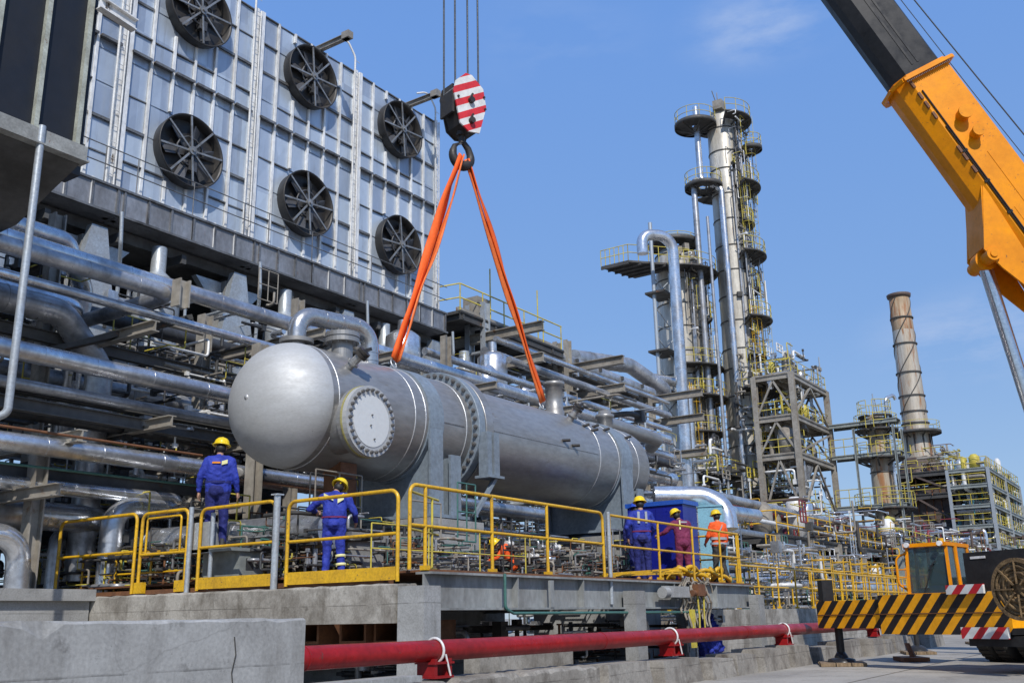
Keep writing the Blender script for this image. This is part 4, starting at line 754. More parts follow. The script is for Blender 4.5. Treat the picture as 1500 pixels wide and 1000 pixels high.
# ------------------------------------------------------------------ railings
def railing(label, corners, h=1.1, z=1.81, posts=None, spacing=1.5, r=.024, toe=0, mat='yellow', mid=True, rounded=False, cat='railing', group=None, name='safety_railing', square=False, join=False):
    root = thing(name, label, cat, corners[0] if len(corners[0]) == 3 else (*corners[0], z), group)
    C = [V3((c[0], c[1], z if len(c) < 3 else c[2])) for c in corners]; U = V3((0, 0, 1)); n = 8
    P = []
    for a, b in zip(C, C[1:]):
        L = (b-a).length; k = max(1, round(L/spacing)) if posts is None else None
        if posts is None: P += [a+(b-a)*i/k for i in range(k+(1 if b is C[-1] else 0))]
    if posts is not None:
        d = (C[-1]-C[0]).normalized(); P = [C[0]+d*t for t in posts]
    for i, p in enumerate(P):
        if rounded and (i == 0 or i == len(P)-1): continue
        m = MB(); m.tube([p, p+U*h], r, n); m.box(p.x-.05, p.x+.05, p.y-.05, p.y+.05, p.z, p.z+.06) if not join else None
        m.build('post', M[mat], root)
    m = MB(); top = [c+U*h for c in C]
    if rounded: m.tube(route([C[0]]+top+[C[-1]], .13), r, n)
    else: m.tube(route(top, .05) if len(top) > 2 else top, r, n)
    m.build('top_rail', M[mat], root)
    if mid:
        m = MB(); m.tube([c+U*h*(.52 if mid is True else mid) for c in C], r*.85, n); m.build('mid_rail', M[mat], root)
    if toe:
        m = MB()
        for a, b in zip(C, C[1:]): m.bar(a+U*(toe/2+.02), b+U*(toe/2+.02), .012, toe)
        m.build('toe_board', M[mat], root)
    return root
G1 = 'yellow railings along the concrete edge beam'
railing('two-rail yellow railing at the far left end of the concrete edge beam', [(10, 16.35), (10, 14.2)], 1.27, 1.69, rounded=True, r=.028, group=G1)
railing('narrow yellow gate frame between the left railings with a lower inner frame', [(10, 14.05), (10, 12.9)], 1.25, 1.69, rounded=True, r=.028, group=G1, mid=.48)
m = MB(); m.tube(route([(10.02, 13.95, 2.3), (10.02, 13.95, 2.86), (10.02, 13.1, 2.86), (10.02, 13.1, 2.3)], .05), .018, 8); m.box(9.96, 10.04, 13.9, 14.1, 1.69, 1.86); m.box(9.96, 10.04, 12.86, 13.1, 1.69, 1.86)
tag(m.build('gate_insert', M['yellow']), 'small yellow inner frame inside the narrow gate frame', 'gate')
railing('yellow railing with toe board in front of the worker with arms hanging at left', [(10, 12.6), (10, 10.95)], 1.22, 1.69, rounded=True, r=.027, toe=.17, group=G1)
railing('yellow railing with toe board in front of the hunched worker', [(10, 10.68), (10, 8.62)], 1.18, 1.69, rounded=True, r=.027, toe=.17, group=G1)
m = MB(); m.tube([(9.93, 10.85, .2), (9.93, 10.85, 2.98)], .05, 12); m.cbox((9.93, 10.85, 2.985), (.13, .13, .02)); m.cbox((9.93, 10.85, 1.4), (.02, .2, .5)); tag(m.build('grey_post', M['galvpole']), 'pale grey upright post between two yellow railings', 'post')
m = MB(); m.tube([(9.93, 12.75, 1.0), (9.93, 12.75, 2.95)], .038, 12); tag(m.build('grey_post', M['galvpole']), 'pale grey upright post right beside the narrow yellow gate frame', 'post')
railing('long yellow railing with rounded start along the platform girder', [(10.0, 8.42), (15.15, 8.42)], 1.10, 1.83, rounded=True, r=.026, posts=[0, .32, 1.85, 3.35, 5.15])
railing('grimy yellow railing in front of the blue cabinet', [(15.4, 8.42), (21.3, 8.42)], 1.08, 1.83, r=.024, posts=[0, 1.9, 3.45, 4.85, 5.8])
m = MB(); m.tube([(15.25, 8.36, 1.4), (15.25, 8.36, 2.95)], .035, 10); tag(m.build('grey_post', M['galvpole']), 'slim grey post at the break in the platform railing', 'post')
railing('short yellow railing running back from the near platform corner', [(10.1, 8.5), (10.1, 8.5), (11.2, 8.9)][::2], 1.02, 1.83, r=.018, posts=[.9], mat='yellow2', mid=True)
railing('yellow railing at the far end of the platform beside the hi-vis worker', [(21.5, 8.5), (21.6, 11.5)], 1.1, 1.83, r=.024, spacing=1.0)
railing('thin yellow railing across the platform behind the hunched worker', [(10.9, 9.9), (14.5, 9.6)], .75, 1.83, r=.012, spacing=1.3, mat='yellow2')
railing('yellow railing low in the pipe rack behind the left railing', [(10.6, 13.6), (10.6, 17.5)], .7, 1.69, r=.02, spacing=1.0)
F1 = 'far yellow railings between platform and crane'
railing('long far yellow railing on the pale wall left of the crane', [(22.9, 10.4), (48, 10.4)], 1.15, 1.33, r=.028, spacing=1.6, group=F1)
railing('second far yellow railing a few metres behind the first one', [(23.5, 12.2), (60, 12.2)], 1.5, 1.3, r=.03, spacing=2.0, group=F1)
railing('orange red far railing beside the crane cab', [(40, 8.8), (52, 8.8)], 1.5, 1.0, r=.035, spacing=1.1, mat='orange', group=F1)
railing('red far railing behind the orange red one', [(44, 10), (58, 10)], 1.4, 1.2, r=.035, spacing=.9, mat='redfar', group=F1)
# loop ladder cages near far railings
for k in range(7):
    x = 36+k*2.4; m = MB()
    for q in range(5): m.tube([(x+.35*math.cos(t), 11.2+.35*math.sin(t), 1.6+q*.35) for t in [i*PI/6 for i in range(12)]], .02, 5, closed=True)
    for q in range(5): t = q*2*PI/5; m.tube([(x+.35*math.cos(t), 11.2+.35*math.sin(t), 1.0), (x+.35*math.cos(t), 11.2+.35*math.sin(t), 3.1)], .018, 5)
    tag(m.build('ladder_cage', M['yellow'] if k < 5 else M['orange']), '%s round yellow ladder cage from the left beyond the far railing' % words[k], 'ladder cage', 'ladder cages beyond the far railing')
# ------------------------------------------------------------------ people
CREASE = bpy.data.textures.new('creases', 'CLOUDS'); CREASE.noise_scale = .11; CREASE.noise_depth = 2; CREASE.noise_type = 'HARD_NOISE'
def remesh(o, vox, it=3):
    r = o.modifiers.new('remesh', 'REMESH'); r.mode = 'VOXEL'; r.voxel_size = vox; r.use_smooth_shade = True
    s = o.modifiers.new('smooth', 'SMOOTH'); s.factor = .5; s.iterations = it
def person(label, pos, face, height, J, top='blue', legs='navy', helmet='helmet', lean=0, extras=(), boots='bootd', group='workers on the platform'):
    """J: joint positions in a 1.72 m local frame, x right, y forward, z up"""
    s = height/1.78; root = thing('person', label, 'person', pos, group)
    D = dict(pelvis=(0, 0, .95), belly=(0, 0, 1.08), chest=(0, -.01, 1.30), neck=(0, 0, 1.47), head=(0, .03, 1.61),
             shL=(-.185, 0, 1.40), shR=(.185, 0, 1.40), elL=(-.25, -.02, 1.13), elR=(.25, -.02, 1.13), wrL=(-.27, .06, .88), wrR=(.27, .06, .88),
             hipL=(-.095, 0, .90), hipR=(.095, 0, .90), knL=(-.11, .03, .49), knR=(.11, .03, .49), anL=(-.12, 0, .09), anR=(.12, 0, .09))
    D.update(J); c, sn = math.cos(face), math.sin(face)
    def w(p): x, y, z = p; return V3(pos)+V3(((x*sn+y*c), (-x*c+y*sn), z))*s     # face: heading of the forward axis
    W = {k: w(v) for k, v in D.items()}; up = (W['head']-W['neck']).normalized(); fw = V3((c, sn, 0)); rt = V3((sn, -c, 0))
    b = MB(); H = W['head']
    b.ball(H+up*.02*s, (.078*s, .078*s, .105*s), 16); b.ball(H+fw*.035*s-up*.045*s, (.052*s, .052*s, .06*s), 12)
    b.capsule(W['neck']-up*.03, H-up*.05, .058*s, .052*s)
    b.ball(H+fw*.098*s-up*.012*s, .016*s, 8); b.ball(H+fw*.088*s-up*.055*s, (.02*s, .02*s, .009*s), 8)
    for q in (-1, 1): b.ball(H+rt*q*.078*s-up*.005*s, (.016*s, .02*s, .032*s), 8)
    b.capsule(W['chest']+fw*.03, W['pelvis']+fw*.02, .085*s, .085*s)
    for q in 'LR':
        sg = -1 if q == 'L' else 1
        b.capsule(W['chest'], W['sh'+q], .08*s, .055*s); b.capsule(W['sh'+q], W['el'+q], .05*s, .04*s); b.capsule(W['el'+q], W['wr'+q], .04*s, .027*s)
        b.capsule(W['hip'+q], W['kn'+q], .085*s, .058*s); b.capsule(W['kn'+q], W['an'+q], .055*s, .038*s); b.capsule(W['an'+q], W['an'+q]+fw*.15*s-V3((0, 0, .03)), .038*s, .03*s)
        hd = (W['wr'+q]-W['el'+q]).normalized(); e = W['wr'+q]; ac = hd.cross(rt if abs(hd.dot(rt)) < .9 else fw).normalized(); sd2 = ac
        b.capsule(e, e+hd*.075*s, .026*s, .032*s)
        for f in range(4):
            k0 = e+hd*.085*s+sd2*(f-1.5)*.021*s; L = (.062, .074, .070, .055)[f]*s; cu = rt*(-sg)*.018
            b.capsule(k0, k0+hd*L*.55+cu*.5, .0105*s, .0095*s, 8); b.capsule(k0+hd*L*.55+cu*.5, k0+hd*L*.95+cu*1.6, .0095*s, .008*s, 8)
        t0 = e+hd*.03*s+sd2*.028*s; b.capsule(t0, t0+(hd*.6+sd2*.6)*.05*s, .012*s, .010*s, 8); b.capsule(t0+(hd*.6+sd2*.6)*.05*s, t0+(hd+sd2*.5)*.075*s, .010*s, .009*s, 8)
    body = b.build('body', M['skin'], root); remesh(body, .010, 2)
    def cl(nm, mt, vox=.016):
        o = m.build(nm, M[mt] if isinstance(mt, str) else mt, root); remesh(o, vox, 4)
        if nm != 'boots':
            d = o.modifiers.new('creases', 'DISPLACE'); d.texture = CREASE; d.texture_coords = 'GLOBAL'; d.strength = .028; d.mid_level = .45
        return o
    m = MB()                                              # jacket
    ch, pe, be = W['chest'], W['pelvis'], W['belly']
    m.capsule(W['shL'].lerp(W['shR'], .12), W['shR'].lerp(W['shL'], .12), .095*s, .095*s)
    for t in (-.085, 0, .085):
        m.capsule(ch+rt*t*s+V3((0, 0, .03)), be+rt*t*s, .125*s, .118*s); m.capsule(be+rt*t*s, pe+rt*t*s-V3((0, 0, .03)), .115*s, .125*s)
    m.capsule(ch+V3((0, 0, .12)), W['neck']-up*.01, .09*s, .068*s)
    for q in 'LR': m.capsule(W['sh'+q], W['el'+q], .078*s, .062*s); m.capsule(W['el'+q], W['el'+q].lerp(W['wr'+q], .93), .060*s, .046*s)
    m.lathe([(0, -.035*s), (.235*s, -.035*s), (.24*s, 0), (.235*s, .03*s), (0, .03*s)], pe+V3((0, 0, -.07*s)), (0, 0, 1), 20) if False else None
    jk = cl('jacket', top)
    m = MB()
    for q in 'LR':
        m.capsule(pe+rt*(-.06 if q == 'L' else .06)*s, W['hip'+q], .118*s, .115*s); m.capsule(W['hip'+q], W['kn'+q], .108*s, .08*s); m.capsule(W['kn'+q], W['an'+q]+V3((0, 0, .03)), .078*s, .068*s)
    m.ball(pe-fw*.02-V3((0, 0, .04)), (.17*s, .15*s, .12*s), 14)
    cl('trousers', legs)
    m = MB()
    for q in 'LR': m.capsule(W['an'+q], W['an'+q]+fw*.16*s-V3((0, 0, .035*s)), .055*s, .045*s); m.capsule(W['an'+q]+V3((0, 0, .07)), W['an'+q]-fw*.04*s-V3((0, 0, .04*s)), .056*s, .042*s)
    cl('boots', boots, .012)
    m = MB(); m.ball(H+up*.0*s-fw*.02*s, (.086*s, .086*s, .085*s), 14); hr = m.build('hair', M['hair'], root)
    hc = H+up*.045*s
    m = MB(); m.lathe([(.148*s, 0), (.150*s, .008*s), (.124*s, .018*s), (.121*s, .05*s), (.108*s, .09*s), (.078*s, .122*s), (.04*s, .137*s), (.001, .141*s)], hc, up, 28)
    m.lathe([(.148*s, -.001), (.118*s, .0)], hc, up, 28); m.prism([hc+rt*(-.07*s)+fw*.12*s, hc+rt*.07*s+fw*.12*s, hc+rt*.045*s+fw*.19*s-up*.012, hc-rt*.045*s+fw*.19*s-up*.012], up*.008)
    m.tube([hc+fw*.12*s+up*.03*s, hc+fw*.07*s+up*.118*s, hc+up*.146*s, hc-fw*.07*s+up*.118*s, hc-fw*.12*s+up*.03*s], .012*s, 6)
    m.build('helmet', M[helmet], root)
    for nm, mt, fn in extras:
        m = MB(); fn(m, W, s, rt, fw); m.build(nm, M[mt], jk if nm in ('reflective_strip', 'badge', 'vest_band') else root)
    return root
def strap_on(z, w, h, off=.137, xo=0, tilt=0):
    def f(m, W, s, rt, fw):
        c = W['chest']+V3((0, 0, z*s))
        N = 7; V = []
        for i in range(N+1):
            t = (i/N-.5)*w; p = c+rt*(t+xo)*s-fw*(off-.9*(t+xo)**2)*s+V3((0, 0, tilt*t))
            V += [p-V3((0, 0, h/2)), p+V3((0, 0, h/2))]
        m.add(V+[v-fw*.006 for v in V], [(2*i, 2*i+2, 2*i+3, 2*i+1) for i in range(N)]+[(2*i+2*(N+1), 2*i+1+2*(N+1), 2*i+3+2*(N+1), 2*i+2+2*(N+1)) for i in range(N)])
    return f
def legstrip(q, z0, z1):
    def f(m, W, s, rt, fw):
        a, b = W['kn'+q], W['an'+q]
        for t in (z0, z1):
            c = a.lerp(b, t); m.lathe([(.083*s, -.02), (.087*s, -.018), (.087*s, .018), (.083*s, .02)], c, (b-a), 20)
    return f
def band(rad, zoff, h=.05, mat=None, ex=1.0):
    def f(m, W, s, rt, fw):
        c = W['belly']+V3((0, 0, zoff*s)); n = 28; V = []
        for hh in (-h/2, h/2):
            for i in range(n): a = 2*PI*i/n; V.append(c+(rt*math.cos(a)*rad*1.55+fw*math.sin(a)*rad)*s+V3((0, 0, hh*s)))
        m.add(V, [(i, (i+1) % n, (i+1) % n+n, i+n) for i in range(n)], True)
    return f
vd = math.atan2(.6, .8)
p1 = at(320, 808, d=15.0)
person('worker in blue coverall and yellow helmet standing with arms hanging beside the vessel head', (10.2, 12.5, 2.32), .75, 1.72,
       dict(elL=(-.29, -.02, 1.14), elR=(.27, -.02, 1.13), wrR=(.30, .08, .90), wrL=(-.30, .05, .90), head=(.01, .02, 1.61)), 'blue', 'navy',
       extras=[('reflective_strip', 'orange', strap_on(.055, .13, .025, .135, -.03)), ('badge', 'reflect', strap_on(.06, .09, .06, .137, .10, .3)), ('belt', 'navy', band(.135, -.03, .04))])
m = MB(); m.box(9.98+.3, 10.75, 12.0, 12.85, 1.69, 2.26); m.box(10.05, 10.85, 11.95, 12.95, 2.26, 2.31); tag(m.build('work_step', M['framegrey']), 'grey metal step under the worker beside the vessel head', 'step')
person('hunched worker in bright blue coverall reaching forward with a yellow helmet', (11.1, 10.85, 1.80), .72, 1.64,
       dict(chest=(0, .06, 1.27), neck=(0, .13, 1.43), head=(.05, .20, 1.54), shL=(-.2, .10, 1.36), shR=(.2, .10, 1.36), elL=(-.42, .16, 1.18), wrL=(-.34, .40, 1.16), elR=(.33, .10, 1.10), wrR=(.34, .30, .98), anL=(-.12, 0, .09), anR=(.14, -.02, .09)), 'blue', 'blue', boots='boot',
       extras=[('reflective_strip', 'reflect', strap_on(.08, .16, .04, .16, -.10, -.5)), ('badge', 'reflect', strap_on(.06, .10, .10, .16, .10, .6)), ('reflective_cuff', 'reflect', legstrip('R', .25, .6)), ('belt', 'maroon', band(.14, -.06, .025))])
g3 = at(940, 836, d=20.2)
person('worker in pale reflecting blue coverall standing at the railing left of the blue cabinet', (18.75, 9.5, 1.84), .70, 1.78,
       dict(elL=(-.30, -.0, 1.14), wrL=(-.26, .14, .93), elR=(.29, .04, 1.14), wrR=(.24, .2, .98)), 'blue', 'navy', boots='boot', extras=[('reflective_strip', 'tapegrey', strap_on(.03, .05, .24, .137, -.08)), ('badge', 'tapegrey', strap_on(.03, .05, .24, .137, .08)), ('belt', 'maroon', band(.135, -.03, .03))])
person('worker in a blue helmet mostly hidden behind the worker at the railing', (19.9, 10.2, 1.84), .5, 1.80, {}, 'navy', 'navy', 'helmetblue')
person('stooping worker in a maroon coverall with yellow helmet left of the blue cabinet', (20.0, 9.15, 1.84), .9, 1.66,
       dict(chest=(0, .05, 1.27), neck=(0, .12, 1.43), head=(-.04, .18, 1.56), shL=(-.2, .08, 1.36), shR=(.2, .08, 1.36), elL=(-.36, .14, 1.18), wrL=(-.46, .3, 1.12), elR=(.28, .16, 1.12), wrR=(.16, .36, 1.1)), 'maroon', 'maroon',
       extras=[('reflective_strip', 'reflect', strap_on(.06, .03, .2, .15, -.1, 0)), ('badge', 'tapegrey', strap_on(.12, .16, .03, .15, 0, 0))])
person('worker in an orange hi-vis vest with grey bands standing right of the blue cabinet', (21.25, 8.85, 1.84), 1.1, 1.64,
       dict(elL=(-.27, .06, 1.14), wrL=(-.2, .25, 1.0), elR=(.26, .02, 1.12), wrR=(.27, .12, .9), anL=(-.16, .02, .09), anR=(.14, -.05, .09)), 'hivis', 'bootd',
       extras=[('vest_band', 'tapegrey', band(.150, .0, .06)), ('vest_band', 'tapegrey', band(.152, -.12, .05)), ('reflective_strip', 'tapegrey', strap_on(.0, .12, .05, .15, -.05, 1.5))])
cr = at(781, 822, d=18.5)
person('worker in orange crouching behind the railing below the vessel', (15.3, 10.5, 1.84), 2.3, 1.35,
       dict(pelvis=(0, -.1, .42), belly=(0, -.04, .52), chest=(0, .08, .68), neck=(0, .2, .8), head=(0, .28, .88), shL=(-.18, .14, .78), shR=(.18, .14, .78), elL=(-.22, .3, .58), elR=(.22, .3, .58), wrL=(-.12, .5, .5), wrR=(.12, .5, .5),
            hipL=(-.1, -.08, .40), hipR=(.1, -.08, .40), knL=(-.14, .32, .46), knR=(.14, .32, .46), anL=(-.12, .05, .09), anR=(.12, .05, .09)), 'hivis', 'bootd', 'helmet')
# ------------------------------------------------------------------ things on the platform
root = thing('blue_cabinet', 'tall dark blue cabinet with a lighter lid beside the workers', 'cabinet', (21, 9.9, 1.84))
m = MB(); ca = .0
m.box(20.75, 21.5, 9.45, 10.85, 1.86, 3.62); m.build('body', M['cabblue'], root)
m = MB(); m.box(20.71, 21.54, 9.41, 10.89, 3.622, 3.72); m.build('lid', surf('lid_blue', (.02, .09, .42), (.02, .06, .3), 0, .35, 3), root)
m = MB(); m.box(20.735, 20.748, 9.5, 10.12, 1.95, 3.55); m.box(20.735, 20.748, 10.15, 10.8, 1.95, 3.55); d = m.build('doors', M['cabblue'], root)
m = MB(); m.box(20.70, 20.73, 10.05, 10.09, 2.6, 2.9); m.build('handle', M['bolt'], d)
m = MB(); q = at(1049, 845, d=24.6); m.cbox((q.x, q.y, 2.75), (.75, .6, 2.1), .3); m.cbox((q.x, q.y, 3.82), (.8, .65, .04), .3); tag(m.build('pale_cabinet', M['cabcyan']), 'pale blue cabinet standing behind the dark blue one', 'cabinet')
for k in range(9):                                     # heap of yellow sling hose
    x = 18.7+k*.3; y = 8.75+R_.uniform(0, .3); m = MB(); a0 = R_.uniform(0, 6); rr = R_.uniform(.16, .3)
    m.tube([(x+rr*1.3*math.cos(a0+t), y+rr*.6*math.sin(a0+t), 1.9+.05*k % .2+.12*abs(math.sin(t*1.3+k))) for t in [i*.35 for i in range(22)]], .045, 7)
    tag(m.build('sling_coil', M['yellow']), 'yellow webbing coil heaped on the platform edge', 'sling coil', 'yellow coils heaped at the workers\' feet')
m = MB()
for k in range(3): m.bar((18.4+k*.15, 8.5+k*.1, 2.0+.05*k), (15.9+k*.3, 8.9+.1*k, 1.90+.03*k), .10, .03)
tag(m.build('flat_sling', M['yellow']), 'flat yellow webbing dragged along the platform edge', 'sling')
hang = [('chain_hoist', 'rusty chain hoist hanging over the platform girder', 'hoist'), ('grey_rope', 'tangle of pale rope hanging down the girder', 'rope')]
root = thing(*hang[0], (17.9, 8.2, 1.0))
m = MB(); m.cbox((18.3, 8.12, 1.66), (.32, .16, .22)); m.cyl((18.0, 8.12, 1.6), (18.6, 8.12, 1.6), .06); m.build('hoist_body', M['rusty'], root)
m = MB(); m.box(16.9, 17.9, 8.12, 8.22, 1.52, 1.72); m.cyl((16.8, 8.16, 1.6), (17.0, 8.16, 1.6), .1); m.build('bracket_arm', M['conc3'], root)
m = MB(); m.tube([(18.2, 8.1, 1.6), (18.24, 8.1, 1.2), (18.2, 8.1, .75)], .02, 6); m.tube([(18.5, 8.1, 1.6), (18.46, 8.1, 1.1), (18.52, 8.12, .7)], .018, 6); m.box(18.0, 18.16, 8.15, 8.2, .6, 1.3); m.build('chain', M['yellow2'], root)
m = MB()
for k in range(9):
    x = 17.7+k*.16; z = 1.9; m.tube([(x+.07*math.sin(i*.9+k), 8.2-.05*math.cos(i+k), z-i*(.06+.012*(k % 5))) for i in range(12)], .022, 6)
for k in range(4): m.tube([(18+.3*k+.22*math.cos(t), 8.18, 1.62+.2*math.sin(t)) for t in [i*PI/8 for i in range(14)]], .02, 6)
tag(m.build('rope_tangle', M['oldrope']), hang[1][1], hang[1][2])
q = at(1085, 880, d=24)
m = MB(); m.ball((20.6, 9.0, .75), (.32, .3, .5), 14); m.ball((20.9, 9.1, .55), (.35, .3, .35), 14); m.ball((20.7, 9.05, 1.1), (.2, .2, .2), 12)
bt = tag(m.build('blue_tarpaulin', M['blue']), 'blue tarpaulin bundle under the far end of the platform', 'tarpaulin'); remesh(bt, .03, 2); dd = bt.modifiers.new('creases', 'DISPLACE'); dd.texture = CREASE; dd.texture_coords = 'GLOBAL'; dd.strength = .15
# small machinery on the platform between railing and vessel
def valve(x, y, z, s=1, mat='clad2', wheel='yellow2', label=None, group='small valves below the vessel'):
    root = thing('valve', label, 'valve', (x, y, z), group)
    m = MB(); m.cyl((x-.26*s, y, z), (x+.26*s, y, z), .06*s, n=10); m.ball((x, y, z), .12*s, 12); m.cyl((x-.28*s, y, z), (x-.22*s, y, z), .13*s, n=12); m.cyl((x+.22*s, y, z), (x+.28*s, y, z), .13*s, n=12); m.cyl((x, y, z), (x, y, z+.34*s), .045*s, n=10); m.build('valve_body', M[mat], root)
    m = MB(); m.tube([(x+.16*s*math.cos(t), y+.16*s*math.sin(t), z+.36*s) for t in [i*PI/7 for i in range(14)]], .016*s, 6, closed=True); m.bar((x-.15*s, y, z+.36*s), (x+.15*s, y, z+.36*s), .02*s); m.bar((x, y-.15*s, z+.36*s), (x, y+.15*s, z+.36*s), .02*s); m.build('handwheel', M[wheel], root)
    return root
mats = ['clad2', 'greenp', 'rib', 'bolt', 'clad', 'frame']
for k in range(34):
    x = R_.uniform(12.6, 21.0); y = R_.uniform(10.6, 11.15); z = R_.uniform(1.95, 2.6)
    if k < 12: x = R_.uniform(10.9, 13.5); y = R_.uniform(11.6, 13.8); z = R_.uniform(1.9, 2.5)
    valve(x, y, z, R_.uniform(.35, .6), mats[k % 6], ['yellow2', 'redfar', 'greenp'][k % 3], 'small %s valve with %s handwheel in the pipework below the vessel' % (['dull steel', 'green', 'pale grey', 'black steel', 'bright steel', 'brown'][k % 6], ['yellow', 'maroon', 'green'][k % 3]), 'small valves below the vessel')
def clutter(name, label, box, n, mats, rmax=.05, lmax=1.5, rmin=.012, zb=.5, seed=1, cat='pipework', kind='stuff', frames=0):
    r = random.Random(seed); mb = [MB() for _ in mats]
    x0, x1, y0, y1, z0, z1 = box
    for i in range(n):
        m = mb[r.randrange(len(mats))]; p = V3((r.uniform(x0, x1), r.uniform(y0, y1), r.uniform(z0, z1))); pts = [p]
        ax0 = r.randrange(3); thin = mats[mb.index(m)] in ('yellow', 'yellow2', 'greenp', 'redfar', 'teal', 'rusty'); R = r.uniform(rmin, rmax)*(1 if r.random() < .85 else 1.6); R = max(rmin*.8, R*.42) if thin else R
        for j in range(r.randrange(1, 4)):
            L = r.uniform(.25, 1)*lmax*(.8 if thin else 1); d = [V3((1, 0, 0)), V3((0, 1, 0)), V3((0, 0, 1))][ax0]*(L if r.random() < .5 else -L)
            if ax0 == 2: d *= zb
            q = pts[-1]+d; q = V3((min(max(q.x, x0), x1), min(max(q.y, y0), y1), min(max(q.z, z0), z1)))
            if (q-pts[-1]).length > R*3: pts.append(q)
            ax0 = (ax0+1+r.randrange(2)) % 3
        if len(pts) > 1:
            m.tube(route(pts, R*2.5, 3), R, 7)
            if r.random() < .5:
                c = pts[0]; m.cyl(c-V3((0, 0, R*.6)), c+V3((0, 0, R*.6)), R*2.0, n=8)
            if r.random() < .3 and not thin: c = pts[-1]; m.cbox(c, (min(.3, R*3.4), min(.3, R*3), min(.4, R*4)))
    for i in range(frames):
        m = mb[r.randrange(len(mats))]; x, y, z = r.uniform(x0, x1), r.uniform(y0, y1), r.uniform(z0, z1); w_, h_ = r.uniform(.4, 1.4), r.uniform(.5, 1.1)
        for a in (0, h_/2, h_): m.tube([(x, y, z+a), (x+w_, y, z+a)], rmin*1.3, 5)
        for a in (0, w_/2, w_): m.tube([(x+a, y, z), (x+a, y, z+h_)], rmin*1.3, 5)
    for b, mt in zip(mb, mats):
        if b.v: tag(b.build(name, M[mt]), label+' in %s' % dict(clad='bright steel', clad2='dull steel', dark='black', yellow='strong yellow', yellow2='faded yellow', frame='brown grey steel', rusty='rust brown', greenp='green paint', rib='pale grey', redfar='maroon paint', white='white paint', galvpole='light grey', framedark='near black', teal='teal').get(mt, mt), cat, kind=kind)
m = MB(); m.box(10.05, 10.12, 12.45, 12.95, 2.25, 2.72); m.box(10.12, 10.3, 12.5, 12.9, 2.28, 2.70); m.tube([(10.08, 12.42, 1.7), (10.08, 12.42, 2.85)], .035, 8); tag(m.build('switch_box', M['galvpole']), 'pale grey switch box on a post at the legs of the vessel head worker', 'switch box')
clutter('small_pipework', 'thicket of small pipes right behind the left yellow railings', (10.45, 12.2, 11.3, 17.5, 1.7, 2.55), 420, ['clad2', 'rusty', 'greenp', 'frame', 'framedark', 'dark', 'yellow2', 'dark'], .03, .8, seed=51, frames=16)
clutter('small_pipework', 'thicket of small pipes right behind the platform railing', (12.5, 20.8, 10.2, 11.1, 1.85, 2.5), 260, ['clad2', 'rusty', 'greenp', 'frame', 'framedark', 'dark'], .024, .7, seed=52, frames=4)
clutter('small_pipework', 'mass of small pipes and fittings below the vessel', (10.6, 21.2, 10.9, 13.5, 1.85, 2.9), 380, ['clad2', 'rusty', 'greenp', 'frame', 'framedark', 'yellow2', 'dark'], .035, .9, seed=3, frames=3)
clutter('small_pipework', 'mass of small pipes deep in the left rack', (10.9, 14.5, 15.5, 21, 1.9, 6.8), 420, ['clad2', 'dark', 'frame', 'yellow2', 'rib', 'framedark', 'dark'], .045, 1.4, seed=5, frames=22)
clutter('small_pipework', 'mass of small pipes behind the pipes at the left edge', (5, 10.6, 17.2, 22, 1.9, 8.5), 380, ['clad2', 'dark', 'frame', 'yellow2', 'framedark', 'dark'], .05, 1.6, seed=15, frames=18)
clutter('small_pipework', 'mass of small pipes low in the left rack', (10.6, 13.5, 13.5, 20, .8, 2.6), 220, ['clad2', 'dark', 'rusty', 'yellow2', 'greenp'], .045, 1.3, seed=6, frames=14)
clutter('small_pipework', 'mass of small pipes behind the vessel under the fan wall', (12, 30, 19, 26, 5.5, 9.6), 460, ['clad2', 'dark', 'frame', 'clad', 'galvpole', 'framedark'], .055, 2.0, seed=7, frames=16)
clutter('small_pipework', 'mass of small pipes in the rack beyond the vessel', (26, 35, 15.5, 24, 3, 8.6), 420, ['clad2', 'clad', 'frame', 'yellow2', 'galvpole', 'framedark'], .065, 2.2, seed=8, frames=30)
clutter('small_pipework', 'loose small pipes below the walkway of the rack', (28, 44, 20.5, 25, 6.6, 11.6), 200, ['clad2', 'clad', 'frame', 'yellow2', 'framedark'], .07, 2.4, seed=18, frames=8)
clutter('small_pipework', 'gloom of pipes under the platform', (11, 21.5, 9, 13, .1, 1.1), 130, ['dark', 'rusty', 'clad2', 'framedark'], .05, 1.2, seed=9)
# ------------------------------------------------------------------ mobile crane
FA, NB = V3(at(1197, 900, d=19.5)), V3(at(1484, 897, d=15.6))
FA.z = 1.14
NB.z = 1.14
bd = (NB-FA).normalized(); bn = V3((bd.y, -bd.x, 0))     # outward normal of the striped face
if bn.dot(CAMP-FA) < 0: bn = -bn
tip = at(690, -761, y=VY); piv = at(1877, 850, d=20)
crane = thing('mobile_crane', 'big orange and black mobile crane with a striped outrigger beam reaching in from the right', 'crane', (22, 2, 0))
def cp(u, v, z): return FA+bd*u-bn*v+V3((0, 0, z-FA.z))
LB = (NB-FA).length
sdir = (bd*1.0+V3((0, 0, -.0)))*1
mstr = stripes('orange_black_stripes', (.98, .42, .012), (.018, .018, .020), .135, V3((bd.x*.72, bd.y*.72, -.70)), tuple(FA), .4)
mrw = stripes('red_white_board', (.55, .02, .03), (.75, .75, .72), .12, V3((bd.x*.7, bd.y*.7, -.7)), tuple(NB), .4)
def slab(u0, u1, v0, v1, z0, z1, m=None):
    m = m or MB(); m.prism([cp(u0, v0, z0), cp(u1, v0, z0), cp(u1, v1, z0), cp(u0, v1, z0)], (0, 0, z1-z0)); return m
slab(0, 1.75, 0, .45, .90, 1.41).build('outrigger_arm', mstr, crane)
slab(1.7, LB, -.05, .55, .80, 1.48).build('outrigger_housing', mstr, crane)
